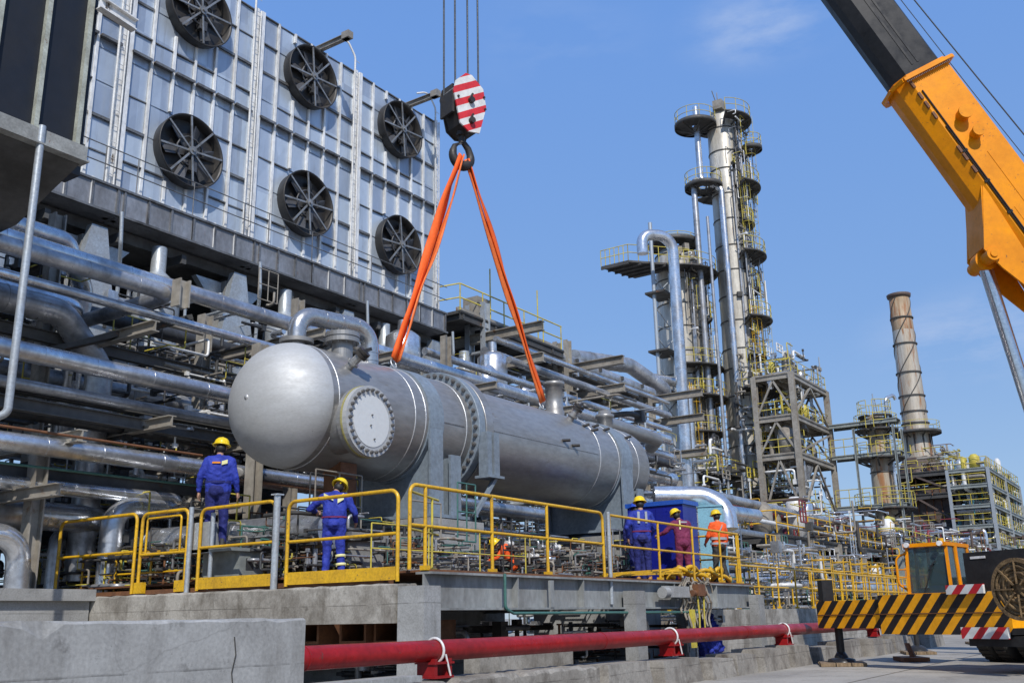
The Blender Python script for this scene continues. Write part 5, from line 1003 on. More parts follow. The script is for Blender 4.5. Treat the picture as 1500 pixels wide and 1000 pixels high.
m = slab(0, 1.68, -.012, -.004, 1.14, 1.155); slab(1.7, LB, -.065, -.052, 1.14, 1.155, m)
m.build('seam_strip', M['rusty'], crane)
m = slab(.0, .13, .08, .35, 1.412, 1.82); m.build('jack_housing', M['black'], crane)
m = MB(); jp = cp(.25, .28, 0)
m.cyl((jp.x, jp.y, GZ+.2), (jp.x, jp.y, .92), .078, n=16); m.lathe([(.13, .10), (.13, .17), (.08, .25), (0, .25)], (jp.x, jp.y, GZ), n=16); m.lathe([(.27, .06), (.25, .12), (.12, .15), (0, .15)], (jp.x, jp.y, GZ), n=24); m.build('jack_leg', M['black'], crane)
def mat_(c, rz, sx, sy, lab, z=.2):
    m = MB(); q = Matrix.Rotation(rz, 3, 'Z')
    for k in range(3): m.cbox(V3((c[0], c[1], z+.035))+q @ V3((0, (k-1)*sy/3, 0)), (sx+R_.uniform(-.06, .06), sy/3-.02, .06), rz)
    for k in (-1, 1): m.cbox(V3((c[0], c[1], z+.001+.0))+q @ V3((k*sx*.3, 0, .03)), (.12, sy*1.02, .05), rz)
    tag(m.build('timber_mat', M['wood']), lab, 'timber mat', 'timber mats on the yard floor')
mat_((jp.x, jp.y), .35, 1.05, .85, 'timber mat under the near crane jack')
c2 = at(1345, 957, z=GZ); mat_((c2.x, c2.y), .35, 1.2, .7, 'timber mat left of the crane tyre, the nearer of two')
c3 = at(1440, 943, z=GZ); mat_((c3.x, c3.y), .3, 1.6, .8, 'timber mat on the ground behind the crane tyre')
c4 = at(1335, 968, z=GZ); root = thing('float_plate', 'muddy steel float plate on the ground below the striped beam', 'plate', tuple(c4))
m = MB(); m.cbox((c4.x, c4.y, GZ+.05), (.85, .5, .08), .5); m.build('plate', M['rusty'], root)
m = MB(); m.prism([(c4.x-.08, c4.y-.1, GZ+.09), (c4.x+.08, c4.y-.1, GZ+.09), (c4.x+.02, c4.y, GZ+.36)], (0, .1, 0)); m.build('lug', M['rusty'], root)
m = MB(); m.cyl((c2.x, c2.y, GZ+.07), (c2.x, c2.y, .95), .06, n=12); m.lathe([(.24, .07), (.2, .14), (.1, .2), (0, .2)], (c2.x, c2.y, GZ), n=20); m.build('jack_leg', M['black'], crane)
m = MB(); m.cyl((c3.x, c3.y, GZ+.07), (c3.x, c3.y, .95), .06, n=12); m.lathe([(.24, .07), (.2, .14), (.1, .2), (0, .2)], (c3.x, c3.y, GZ), n=20); m.build('jack_leg', M['black'], crane)
# chassis running away to the right
bx = V3((bd.y, -bd.x, 0)); bx = -bn                       # away from the camera
def chp(u, v, z): return cp(u, v, z)
slab(LB-1.2, LB+2.5, .56, 2.2, .80, 1.40).build('chassis', M['black'], crane)

def wheel(c, ax_, r, wd, lab=None):
    m = MB(); a = V3(ax_).normalized()
    m.lathe([(r*.55, -wd/2), (r*.93, -wd/2), (r, -wd*.38), (r, wd*.38), (r*.93, wd/2), (r*.55, wd/2)], c, a, 36)
    for k in range(30):
        t = 2*PI*k/30; u = a.cross(V3((0, 0, 1))).normalized(); d = u*math.cos(t)+V3((0, 0, 1))*math.sin(t)
        m.bar(V3(c)+d*(r+.004)-a*wd*.36, V3(c)+d*(r+.004)+a*wd*.36, .05, .03, tuple(d))
    ty = m.build('tyre', M['rubber'], crane)
    m = MB(); m.lathe([(r*.56, -wd*.42), (r*.5, -wd*.3), (r*.2, -wd*.2), (0, -wd*.2)], c, a, 24); m.lathe([(0, wd*.2), (r*.2, wd*.2), (r*.5, wd*.3), (r*.56, wd*.42)], c, a, 24); m.build('rim', M['frame'], ty)
tw = at(1466, 968, z=GZ)
for k, (o1, o2) in enumerate(((0, 0), (.48, 0), (1.15, 0), (1.65, 0))):
    c = tw+bd*o1*.8+V3((0, 0, .50)); wheel((c.x, c.y, c.z), bd, .50, .34)
for k in range(3):
    for o1 in (0, .48): c = tw+bd*o1*.8+bx*(1.4+k*1.4)+V3((0, 0, .5)); wheel((c.x, c.y, c.z), bd, .50, .34)
c0 = tw+bd*1.0; m = MB(); m.bar(c0-bx*.4+V3((0, 0, .95)), c0+bx*8+V3((0, 0, .95)), 1.3, .4); m.build('carrier_frame', M['black'], crane)
m = slab(LB-1.15, LB-.40, -.12, -.075, 1.45, 1.60); m.build('warning_board', mrw, crane)
m = slab(LB-.95, LB-.05, -.12, -.075, .74, .92); m.build('warning_board', mrw, crane)
m = slab(LB-.9, LB+2, -.02, 1.1, .62, .78); m.build('lower_frame', M['black'], crane)
# black counterweight box and rope reel
kb = at(1404, 866, d=16.6); u0 = (kb-FA).dot(bd)
m = slab(u0, u0+2.6, .25, 1.4, 1.50, 2.13); m.build('counterweight', M['black'], crane)
m = slab(u0+.15, u0+.45, .24, .248, 2.02, 2.06); m.build('plate_mark', M['rib'], crane)
rc = at(1500, 862, d=14.9)
m = MB(); ra = bn
for q in (-.13, .13): m.lathe([(.40, -.02), (.46, -.02), (.46, .02), (.40, .02)], rc+ra*q, ra, 40, sm=False)
for k in range(8):
    t = k*PI/4; u = bd*math.cos(t)+V3((0, 0, 1))*math.sin(t); m.bar(rc+u*.08+ra*.14, rc+u*.42+ra*.14, .03, .025)
rl = m.build('rope_reel', M['yellow2'] if False else M['ropereel'], crane)
m = MB()
for k in range(7): m.tube([rc+(bd*math.cos(t)+V3((0, 0, 1))*math.sin(t))*(.16+.036*k+.01*math.sin(t*5+k))+ra*(.10+.02*math.sin(t*3+k*2)) for t in [i*PI/16 for i in range(32)]], .026, 6, closed=True)
m.lathe([(0, -.1), (.34, -.1), (.34, .06), (0, .08)], rc, ra, 28); m.build('wound_rope', M['ropereel'], rl)
# operator cab
cb = at(1362, 868, d=19.0); 
cf = V3((math.cos(math.radians(172)), math.sin(math.radians(172)), 0))   # windscreen normal
cr_ = V3((0, 0, 1)).cross(cf); cr_ = -cr_ if cr_.dot(V3((.6, -.8, 0))) < 0 else cr_   # image right
def cabp(x, y, z): return V3((cb.x, cb.y, 0))+cr_*x*.84-cf*y+V3((0, 0, z))
z0, z1 = 1.50, 2.40
def cbx(x0, x1, y0, y1, a, b_, m): m.prism([cabp(x0, y0, a), cabp(x1, y0, a), cabp(x1, y1, a), cabp(x0, y1, a)], (0, 0, b_-a))
m = MB()
cbx(-.55, .55, .0, 1.3, 1.15, z0+.02, m)
for x in (-.52, .44): m.bar(cabp(x+.04, .04, z0), cabp(x+.04+(.03 if x < 0 else -.03), .10, z1), .055, .055)
for y in (.55, 1.22): m.bar(cabp(.48, y, z0), cabp(.45, y, z1), .06, .09); m.bar(cabp(-.48, y, z0), cabp(-.45, y, z1), .06, .06)
m.prism([cabp(-.50, .02, z1), cabp(.50, .02, z1), cabp(.50, 1.3, z1), cabp(-.50, 1.3, z1)], (0, 0, .07))
cbx(.42, .5, .47, .60, z0, z1, m)
cbx(-.46, .46, 1.22, 1.28, z0, z0+.4, m)
cab = m.build('cab', M['orange'], crane)
m = MB(); q = cabp(.2, .5, z1+.07); m.cyl(q, q+V3((0, 0, .10)), .05, n=12); m.build('beacon', M['yellow'], cab)
m = MB(); m.bar(cabp(-.1, .02, z0+.06), cabp(.12, .05, z0+.55), .02, .02); m.bar(cabp(.05, .03, z0+.5), cabp(.2, .045, z0+.62), .02, .02); m.build('wiper', M['black'], cab)
for x_ in (-.38, .38): m = MB(); q = cabp(x_, -.02, z1+.04); m.cyl(q, q+cf*.06, .05, n=12); m.build('work_lamp', M['rib'], cab)
m = MB(); cbx(-.44, .42, 1.12, 1.20, z0+.02, z0+.6, m); m.build('cab_interior', M['black'], cab)
m = MB(); m.prism([cabp(-.45, .065, z0+.02), cabp(.45, .065, z0+.02), cabp(.42, .10, z1-.02), cabp(-.42, .10, z1-.02)], -cf*.008); m.build('windscreen', M['glass'], cab)
m = MB(); m.prism([cabp(.475, .12, z0+.02), cabp(.475, .48, z0+.02), cabp(.46, .48, z1-.02), cabp(.46, .14, z1-.02)], cr_*.008); m.prism([cabp(.475, .64, z0+.02), cabp(.475, 1.18, z0+.02), cabp(.46, 1.18, z1-.02), cabp(.46, .64, z1-.02)], cr_*.008); m.build('side_window', M['glass'], cab)
m = MB(); cbx(-.2, .25, .8, 1.0, z0-.2, z0+.55, m); cbx(-.2, .25, .4, .9, z0-.2, z0+.05, m); cbx(-.08, .14, .82, .95, z0+.55, z0+.75, m); m.build('seat', M['black'], cab)
m = MB(); cbx(-.3, -.05, .12, .3, z0-.0, z0+.12, m); m.build('red_bag', surf('red_bag', (.6, .03, .04), (.4, .03, .05), 0, .7, 8), cab)
m = MB(); cbx(-.04, .2, .12, .3, z0-.0, z0+.16, m); m.build('purple_bag', surf('purple_bag', (.12, .06, .45), (.1, .03, .2), 0, .7, 8), cab)
m = MB(); m.tube(route([cabp(-.50, .2, z0+.05), cabp(-.74, .1, z0+.2), cabp(-.74, .1, z0+.72), cabp(-.50, .15, z0+.8)], .15), .022, 8); m.build('grab_rail', M['brown'] if False else M['orange'], cab)
m = MB(); m.prism([cabp(-.53, -.012, z0), cabp(-.46, -.012, z0), cabp(-.46, -.012, z1+.02), cabp(-.53, -.012, z1+.02)][::1], cf*.01) if False else m.box(cb.x-.05, cb.x+.05, cb.y-.05, cb.y+.05, .9, 1.14); m.build('cab_mount', M['black'], cab)
m = MB(); q = cabp(.7, 1.2, 0); m.cbox((q.x+.5, q.y-.8, 1.6), (.8, 1.2, .5), .5); m.build('engine_housing', M['black'], crane)
m = MB(); m.tube([cabp(.1, .9, 0), cabp(.12, .9, 0)], .1) if False else m.cbox((piv.x-1.5, piv.y, 1.45), (5, 3.0, .7), math.atan2((tip-piv).y, (tip-piv).x)); m.build('superstructure', M['orange'], crane)
m = MB(); m.cyl((piv.x-1.2, piv.y+.6, .6), (piv.x-1.2, piv.y+.6, 1.1), 1.3, n=32); m.build('slew_ring', M['black'], crane)
# boom
bv = (tip-piv).normalized(); bs = bv.cross(V3((0, 0, 1))).normalized(); bu = bs.cross(bv).normalized(); LBm = (tip-piv).length
side = bs if bs.dot(CAMP-piv) > 0 else -bs
def tl(px, py):                                          # length along the boom of a pixel on the near face plane
    r = ROT @ Vector((px-750, 500-py, -F)); k = (piv+side*.51-CAMP).dot(side)/r.dot(side); q = CAMP+r*k; return (q-piv).dot(bv), (q-piv).dot(bu)
def boomsec(t0, t1, w_, h_, nm, mt, col=None, cham=.28):
    W2, H2 = w_/2, h_/2; c = cham*w_
    pr_ = [(-W2, H2-.06), (-W2+.06, H2), (W2-.06, H2), (W2, H2-.06), (W2, -H2+c), (W2-c*.8, -H2+.03), (0, -H2), (-W2+c*.8, -H2+.03), (-W2, -H2+c)]
    m = MB(); m.prism([piv+bv*t0+bs*x+bu*y for x, y in pr_], bv*(t1-t0)); o = m.build(nm, M[mt], crane)
    return o
tcol = tl(1331, 116)[0]
b1 = boomsec(-.5, tcol+.12, 1.02, 1.36, 'boom_base', 'orange')
b2 = boomsec(tcol-.5, 19.5, .88, 1.17, 'boom_section', 'boomgrey'); boomsec(19.5, 27, .76, 1.02, 'boom_section', 'boomgrey'); boomsec(27, LBm, .64, .88, 'boom_section', 'orange')
m = MB(); m.cyl(tip+bs*.35, tip-bs*.35, .45, n=24); m.bar(tip-bv*.6, tip+bv*.2-bu*.5, .7, .8); m.build('boom_head', M['black'], crane)
m = MB()
for t, g_ in ((tcol, .07),):
    W2, H2 = .51+g_, .68+g_; th = .10
    for a, b_ in (((-W2, -H2+.2), (-W2, H2)), ((-W2, H2), (W2, H2)), ((W2, H2), (W2, -H2+.2)), ((W2, -H2+.2), (W2-.3, -H2)), ((W2-.3, -H2), (-W2+.3, -H2)), ((-W2+.3, -H2), (-W2, -H2+.2))):
        if g_ > .06: m.bar(piv+bv*t+bs*a[0]+bu*a[1], piv+bv*t+bs*b_[0]+bu*b_[1], .12, .08, tuple(bv))
m.build('boom_collar', M['orange'], b1)
m = MB()
for px, py, r in ((1409, 170, .13), (1428, 197, .11)):
    t, h_ = tl(px, py); c = piv+bv*t+bu*min(h_, .6)+side*.50; m.cyl(c, c+side*.22, r*1.12, n=20); m.cyl(c+side*.2, c+side*.26, r*1.25, n=20)
m.build('boom_pins', M['orange'], b1)
m = MB(); m.bar(piv+bv*1.5+side*.515+bu*.12, piv+bv*10.6+side*.515+bu*.12, .012, .035, tuple(bu)); m.bar(piv+bv*7.5+side*.513+bu*-.15, piv+bv*9.2+side*.513+bu*-.15, .012, .03, tuple(bu))
m.build('weld_line', M['orange'], b1)
m = MB()
for px, py in ((1340, 145), (1345, 160), (1380, 232), (1389, 243), (1400, 262), (1330, 128), (1352, 178)):
    t, h_ = tl(px, py); c = piv+bv*t+bu*max(min(h_, .5), -.4)+side*.513; m.bar(c-bv*.09, c+bv*.09, .05, .06, tuple(bu))
m.build('grab_brackets', M['rusty'], b1)
m = MB(); m.tube([piv+bv*1.0+side*.535+bu*-.30, piv+bv*(tcol-.4)+side*.535+bu*-.30], .018, 6); m.tube([piv+bv*1.0+side*.535+bu*-.345, piv+bv*(tcol-1.4)+side*.535+bu*-.345], .014, 6)
for q in range(12): m.bar(piv+bv*(1.5+q*.85)+side*.52+bu*-.38, piv+bv*(1.5+q*.85)+side*.52+bu*-.26, .06, .04, tuple(side))
m.build('hydraulic_hose', M['black'], b1)
m = MB()
for q in range(26): c = piv+bv*(tcol-.06)+side*.60+bu*(-.5+.045*q); m.cyl(c-bv*.03, c+bv*.07, .012, n=6)
m.build('collar_bolts', M['bolt'], b1)
m = MB()
for q in (-.05, .10): m.bar(piv+bv*(tcol+.3)+side*.442+bu*(q), piv+bv*19.4+side*.442+bu*(q), .02, .05, tuple(bu))
m.build('slide_ribs', M['black'], b2)
tc_, hc_ = tl(1455, 372); t9 = tl(1405, 287)[0]
cyt = piv+bv*tc_+bu*(hc_); t2, h2 = tl(1610, 850); cyb = piv+bv*t2+bu*h2
m = MB()
for sg in (-.42, .42):
    m.prism([piv+bv*t9-bu*.42+bs*sg, piv+bv*(tc_+.2)-bu*(-hc_+.08)+bs*sg, piv+bv*(tc_-.35)-bu*(-hc_-.02)+bs*sg, piv+bv*(tc_-2.0)-bu*.66+bs*sg], bs*(.05 if sg > 0 else -.05))
m.prism([piv+bv*(t9+.1)-bu*.40-bs*.45, piv+bv*(tc_+.25)-bu*(-hc_+.03)-bs*.45, piv+bv*(tc_+.1)-bu*(-hc_-.1)-bs*.45, piv+bv*(t9-.3)-bu*.3-bs*.45], bs*.9)
m.build('cylinder_bracket', M['orange'], b1)
m = MB(); m.cyl(cyt-bs*.55, cyt+bs*.55, .15, n=20); m.cyl(cyt-bs*.58, cyt+bs*.58, .08, n=14); m.cyl(cyt-bs*.15, cyt+bs*.15, .24, n=20); m.build('cylinder_pin', M['orange'], b1)
cd = (cyb-cyt).normalized()
m = MB(); m.cyl(cyt, cyt+cd*5.2, .145, n=24); m.build('cylinder_rod', M['chrome'], crane)
m = MB(); m.cyl(cyt+cd*5.0, cyb, .26, n=24); m.build('cylinder_barrel', M['orange'], crane)
m = MB(); m.tube([piv+bu*1.9+bv*-2, piv+bu*1.35+bv*12.2, tip+bu*.5], .016, 6); m.tube([piv+bu*1.3-bv*1+side*.2, piv+bu*.9+bv*11.9+side*.2, tip+bu*.45+side*.2], .010, 6); m.build('boom_ropes', M['rope'], crane)
# ------------------------------------------------------------------ towers
def platform(root, c, r, z, arc=(0, 2*PI), rin=None, rail=1.1, mat='framedark', rw=.028, sub='guardrail', col='yellow2'):
    n = 20; a0, a1 = arc; m = MB(); rin = rin or r*.55; full = (a1-a0) > 6.2
    A = [a0+(a1-a0)*i/n for i in range(n+1)]
    for i in range(n):
        p = [V3((c[0]+q*math.cos(a), c[1]+q*math.sin(a), z)) for q, a in ((rin, A[i]), (r, A[i]), (r, A[i+1]), (rin, A[i+1]))]
        m.prism(p, (0, 0, -.10))
        if i % 3 == 0: m.bar((c[0]+rin*.9*math.cos(A[i]), c[1]+rin*.9*math.sin(A[i]), z-.65), (c[0]+r*.95*math.cos(A[i]), c[1]+r*.95*math.sin(A[i]), z-.14), .10, .12)
    m.lathe([(r-.02, z-.22), (r+.03, z-.22), (r+.03, z+.1), (r-.02, z+.1)], (c[0], c[1], 0), n=n*2) if full else None
    po = m.build('platform', M[mat], root)
    m = MB()
    for hh in (rail*.5, rail): m.tube([(c[0]+r*.97*math.cos(a), c[1]+r*.97*math.sin(a), z+hh) for a in A], rw, 5)
    for a in A[::2]: m.tube([(c[0]+r*.97*math.cos(a), c[1]+r*.97*math.sin(a), z), (c[0]+r*.97*math.cos(a), c[1]+r*.97*math.sin(a), z+rail)], rw, 5)
    m.build(sub, M[col], po)
def zp(px, py, y): return at(px, py, y=y).z
def cage(root, x, y, z0, z1, r=.42, col='yellow2'):
    m = MB(); z = z0+1.5
    for a in (-.18, .18): m.tube([(x+a, y, z0), (x+a, y, z1)], .03, 4)
    k = z0
    while k < z1: m.tube([(x-.18, y, k), (x+.18, y, k)], .018, 4); k += .4
    while z < z1: m.tube([(x+r*math.cos(t), y-r*.7+r*math.sin(t), z) for t in [i*PI/5 for i in range(10)]], .022, 4, closed=True); z += 1.0
    for t in range(0, 10, 2): m.tube([(x+r*math.cos(t*PI/5), y-r*.7+r*math.sin(t*PI/5), z0+1.5), (x+r*math.cos(t*PI/5), y-r*.7+r*math.sin(t*PI/5), z1)], .016, 4)
    m.build('caged_ladder', M[col], root)
def tower(label, cx, cy, segs, bands=2.4, name='process_tower', mat='tower'):
    root = thing(name, label, 'tower', (cx, cy, 0)); m = MB(); prof = []
    for r, z in segs: prof.append((r, z))
    m.lathe(prof, (cx, cy, 0), n=36); sh = m.build('shell', M[mat], root)
    m = MB(); z = segs[0][1]+1
    while z < segs[-1][1]:
        r = max(q for q, _ in segs)
        for (ra, za), (rb, zb) in zip(segs, segs[1:]):
            if za <= z <= zb and zb > za: r = ra+(rb-ra)*(z-za)/(zb-za)
        m.lathe([(r-.02, z), (r+.05, z), (r+.05, z+.08), (r-.02, z+.08)], (cx, cy, 0), n=36, sm=False); z += bands*R_.uniform(.7, 1.2)
    m.build('hoops', M['framedark'], sh); return root
# tall tower A  (axis through x=73.7,y=27)
AYy = 27.0; AXx = at(1088, 560, y=AYy).x
ZA = lambda py: zp(1050+(py-150)*.088, py, AYy)
tA = tower('tallest weathered steel tower with ring platforms at many heights', AXx, AYy, [(1.42, 0), (1.42, ZA(560)), (1.30, ZA(480)), (1.22, ZA(290)), (1.16, ZA(172)), (.8, ZA(163)), (0, ZA(158))], 2.0)
for py, r, arc in ((178, 2.5, (-2.6, 1.2)), (277, 2.75, (-2.2, 1.6)), (378, 2.7, (-2.4, .6)), (472, 2.7, (-2.4, .8)), (577, 3.0, (-2.8, 1.2)), (728, 3.3, (-2.8, 1.2))): platform(tA, (AXx, AYy), r, ZA(py), arc, rin=1.2)
platform(tA, (AXx-1.9, AYy+1.5), 1.7, ZA(186), (0, 2*PI), rin=.3); platform(tA, (AXx-1.9, AYy+1.2), 1.5, ZA(277), (0, 2*PI), rin=.4)
platform(tA, (AXx+2.2, AYy-1.6), .9, ZA(208), (0, 2*PI), rin=.2)
for a, b, dx, dy in ((178, 277, 1.9, -1.3), (277, 378, 2.0, -1.0), (378, 472, 2.0, -1.0), (472, 577, 2.1, -1.2), (577, 728, 2.3, -1.4)): cage(tA, AXx+dx, AYy+dy, ZA(b), ZA(a)+1.0)
for dx, dy, r, za, zb in ((-.5, -1.35, .13, 190, 760), (.15, -1.4, .09, 170, 760), (-.15, -1.38, .07, 210, 700), (.8, -1.2, .08, 300, 740), (-1.0, -.95, .10, 250, 760)):
    m = MB(); m.tube([(AXx+dx, AYy+dy, ZA(zb)), (AXx+dx, AYy+dy, ZA(za))], r, 8); m.build('riser_pipe', M['clad2'] if r < .12 else M['dark'], tA)
m = MB()
for k in range(26):
    z = ZA(740)+k*1.25; a = R_.uniform(-2.6, -.6); m.cbox((AXx+1.35*math.cos(a), AYy+1.35*math.sin(a), z), (.4, .4, R_.uniform(.2, .5)), a)
m.build('nozzles', M['framedark'], tA)
m = MB(); m.tube([(AXx-.4, AYy, ZA(170)), (AXx-.4, AYy, ZA(135))], .035, 5); m.ball((AXx-.3, AYy, ZA(160)), .5, 10); m.cbox((AXx-.9, AYy-.3, ZA(160)), (.9, .8, .8)); m.tube([(AXx-.9, AYy, ZA(150)), (AXx-1.5, AYy, ZA(140))], .04, 5); m.build('top_gear', M['frame'], tA)
pipe('overhead_pipe', 'bright vapour pipe running down the left side of the tallest tower', 'pipe', [(AXx-1.9, AYy+1.4, ZA(160)), (AXx-1.9, AYy+1.4, ZA(265)), (AXx-1.7, AYy-.2, ZA(285)), (AXx-1.8, AYy-.2, ZA(800))], .25, 'clad', ring=2.4)
pipe('overhead_pipe', 'second vapour pipe with a top bend left of the tallest tower', 'pipe', [(AXx-1.2, AYy+1.3, ZA(268)), (AXx-2.7, AYy+1.7, ZA(268)), (AXx-2.7, AYy+1.7, ZA(800))], .24, 'clad2', ring=2.4)
pipe('overhead_pipe', 'thin dull pipe between the two main towers', 'pipe', [(AXx-3.1, AYy+.6, ZA(330)), (AXx-3.1, AYy+.6, ZA(800))], .12, 'clad2', ring=3)
# tower B
BYy = 31.0; BX = at(996, 483, y=BYy).x
ZB = lambda py: zp(985+(py-360)*.095, py, BYy)
tB = tower('shorter steel tower with a looping pipe on its top', BX, BYy, [(1.75, 0), (1.72, ZB(540)), (1.65, ZB(400)), (1.6, ZB(383)), (1.6, ZB(375)), (1.3, ZB(368)), (0, ZB(363))], 2.2)
for py, r, arc in ((405, 3.3, (-2.9, 1.0)), (545, 3.2, (-2.8, 1.0)), (590, 3.4, (-2.8, 1.2)), (705, 4.0, (-2.8, 1.0))): platform(tB, (BX, BYy), r, ZB(py), arc, rin=1.6)
platform(tB, (BX-.2, BYy), 2.0, ZB(357), (0, 2*PI), rin=.5, rail=.4)
root = tB; m = MB(); z = ZB(400)
P4 = [(BX-5.2, BYy+1.6), (BX-1.4, BYy-1.8), (BX-1.4, BYy+3), (BX-5.2, BYy+4)]
m.prism([(x, y, z) for x, y in P4], (0, 0, -.15)); 
for i in range(5): t = i/5; m.bar((P4[0][0]+3.8*t, P4[0][1]-3.4*t, z-.2), (P4[3][0]+3.8*t, P4[3][1]-t, z-.2), .12, .2)
pf = m.build('side_platform', M['framedark'], tB)
m = MB()
for i in range(7):
    t = i/6
    for (a, b_) in ((P4[0], P4[1]), (P4[3], P4[0])):
        p = V3((a[0]+(b_[0]-a[0])*t, a[1]+(b_[1]-a[1])*t, z)); m.tube([p, p+V3((0, 0, 1.3))], .035, 4)
for hh in (.65, 1.3): m.tube([(P4[3][0], P4[3][1], z+hh), (P4[0][0], P4[0][1], z+hh), (P4[1][0], P4[1][1], z+hh)], .035, 4)
m.build('guardrail', M['yellow2'], pf)
lx, ly = BX-3.9, BYy+.2                                   # lattice mast on the left
m = MB(); m.tube([(lx, ly, 2), (lx, ly, ZB(345))], .16, 8); m.tube([(lx+1.8, ly-.5, 2), (lx+1.8, ly-.5, ZB(410))], .10, 6)
k = 0; z = 8
while z < ZB(420): m.tube([(lx, ly, z), (lx+1.8, ly-.5, z+(1.6 if k % 2 else -.0))], .06, 5); m.tube([(lx, ly, z+1.6), (lx+1.8, ly-.5, z)], .05, 5); z += 2.4; k += 1
m.build('lattice_mast', M['galvpole'], tB)
m = MB(); z = ZB(447); 
for z_, h_ in ((z, .8), (ZB(530), .3), (ZB(590), .35)): m = MB(); m.cbox((lx+.8, ly-.2, z_), (2.4, 1.6, .16)); m.build('landing', M['framedark'], tB)
cage(tB, BX+1.9, BYy-1.4, ZB(545), ZB(405)+1); cage(tB, BX+1.2, BYy-2.1, ZB(700), ZB(590)+1.0, col='yellow')
m = MB()
for k in range(16): a = R_.uniform(-2.8, -.4); zz = R_.uniform(ZB(400), ZB(370)); m.cbox((BX+1.75*math.cos(a), BYy+1.75*math.sin(a), zz), (.4, .4, R_.uniform(.2, .7)), a)
m.build('nozzles', M['frame'], tB)
ZL = lambda q: at(986, q, y=BYy-2.15).z
XP = at(986, 370, y=BYy-2.15).x
pipe('overhead_pipe', 'bright looping pipe from the top of the shorter tower down its face', 'pipe', [(XP-2.0, BYy-.6, ZL(376)), (XP-2.0, BYy-.6, ZL(349)), (XP, BYy-2.15, ZL(347)), (XP, BYy-2.15, ZL(722))], .42, 'clad', ring=2.0, bend=1.2)
pipe('overhead_pipe', 'slim pipe left of the bright looping pipe on the shorter tower', 'pipe', [(BX-1.1, BYy-1.7, ZB(420)), (BX-1.1, BYy-1.7, ZB(740))], .16, 'clad2', ring=2.5)
pipe('overhead_pipe', 'silver pipe with a bent top left of the shorter tower foot', 'pipe', [(BX-6, BYy, ZB(575)), (BX-3.6, BYy-1.4, ZB(578)), (BX-3.4, BYy-1.8, ZB(600)), (BX-3.4, BYy-1.8, ZB(730))], .36, 'clad', ring=2.5, bend=1.0)
for k, (px, z0, z1, r) in enumerate([(1038, 560, 740, .5), (1045, 600, 760, .35), (1052, 430, 760, .2)]):
    q = at(px, 700, y=33); m = MB(); m.tube([(q.x, 33, 2), (q.x, 33, zp(px-8, z0, 33))], r, 14); tag(m.build('vessel_column', M['clad2']), 'dull column between the two main towers, %s' % ['widest', 'medium', 'slimmest'][k], 'column', 'columns between the towers')
# ------------------------------------------------------------------ structural frames
def frame_tower(name, label, x0, x1, y0, y1, levels, cw=.5, mat='frame', deck='framedark', rail='yellow2', braces=True, zb=0, cat='steel frame', nx=1, ny=1, stuff=10, seed=1, mats=('frame', 'clad2', 'yellow2'), bw=.2):
    root = thing(name, label, cat, (x0, y0, zb)); r = random.Random(seed)
    xs = [x0+(x1-x0)*i/nx for i in range(nx+1)]; ys = [y0+(y1-y0)*i/ny for i in range(ny+1)]
    for x in xs:
        for y in ys: m = MB(); m.ibeam((x, y, zb), (x, y, levels[-1]), cw, cw, cw*.12, (1, 0, 0)); m.build('column', M[mat], root)
    for z in levels:
        m = MB(); m.box(x0-.1, x1+.1, y0-.1, y1+.1, z, z+.08)
        for y in ys: m.ibeam((x0, y, z-cw*.5), (x1, y, z-cw*.5), cw*.5, cw*.95, .04)
        for x in xs: m.ibeam((x, y0, z-cw*.5), (x, y1, z-cw*.5), cw*.5, cw*.95, .04)
        for q in range(4): y = y0+(y1-y0)*(q+.5)/4; m.bar((x0, y, z-.15), (x1, y, z-.15), .15, .25)
        lv = m.build('floor', M[deck], root)
        m = MB(); L = [(x0, y1), (x0, y0), (x1, y0), (x1, y1)]
        for hh in (.55, 1.1): m.tube([(p[0], p[1], z+hh) for p in L], .032, 4)
        for (a, b_) in zip(L, L[1:]):
            k = max(2, int(math.hypot(a[0]-b_[0], a[1]-b_[1])/1.5))
            for i in range(k): m.tube([(a[0]+(b_[0]-a[0])*i/k, a[1]+(b_[1]-a[1])*i/k, z), (a[0]+(b_[0]-a[0])*i/k, a[1]+(b_[1]-a[1])*i/k, z+1.1)], .03, 4)
        m.build('guardrail', M[rail], lv)
    if braces:
        m = MB(); zz = [zb]+list(levels)
        for i, (a, b_) in enumerate(zip(zz, zz[1:])):
            for x in (x0, x1): mid = (y0+y1)/2; m.bar((x, y0, a), (x, mid, b_-.4), bw, bw); m.bar((x, y1, a), (x, mid, b_-.4), bw, bw)
            mid = (x0+x1)/2; m.bar((x0, y0, a), (x1, y0, b_-.4) if i % 2 else (mid, y0, b_-.4), bw, bw); m.bar((x1, y0, a), (mid, y0, b_-.4), bw, bw) if not i % 2 else None
        m.build('bracing', M[mat], root)
    for q in range(stuff):
        z = r.choice(levels); x, y = r.uniform(x0+.5, x1-.5), r.uniform(y0+.4, y1-.4); m = MB(); rr = r.uniform(.2, .6); h = r.uniform(.6, 2.0)
        if q % 2: m.lathe([(0, 0), (rr, 0), (rr, h), (rr*.5, h+.3), (0, h+.3)], (x, y, z+.09), n=14)
        else: m.tube(route([(x, y, z+.1), (x, y, z+h), (x+r.uniform(1, 2), y, z+h)], .4), rr*.4, 8)
        m.build('equipment', M[mats[q % len(mats)]], root)
    return root
fx = at(1166, 660, y=22)
lv = [zp(1180, 752, 22), zp(1166, 661, 22), zp(1164, 606, 22), zp(1160, 546, 22)]
lv = [zp(1185, 800, 22)]+lv
tf = frame_tower('steel_tower_frame', 'weathered open steel tower with four floors right of the tallest tower', 68.3, 76.4, 22, 24.8, lv, .38, 'frame', 'frame', stuff=30, seed=4, bw=.13)
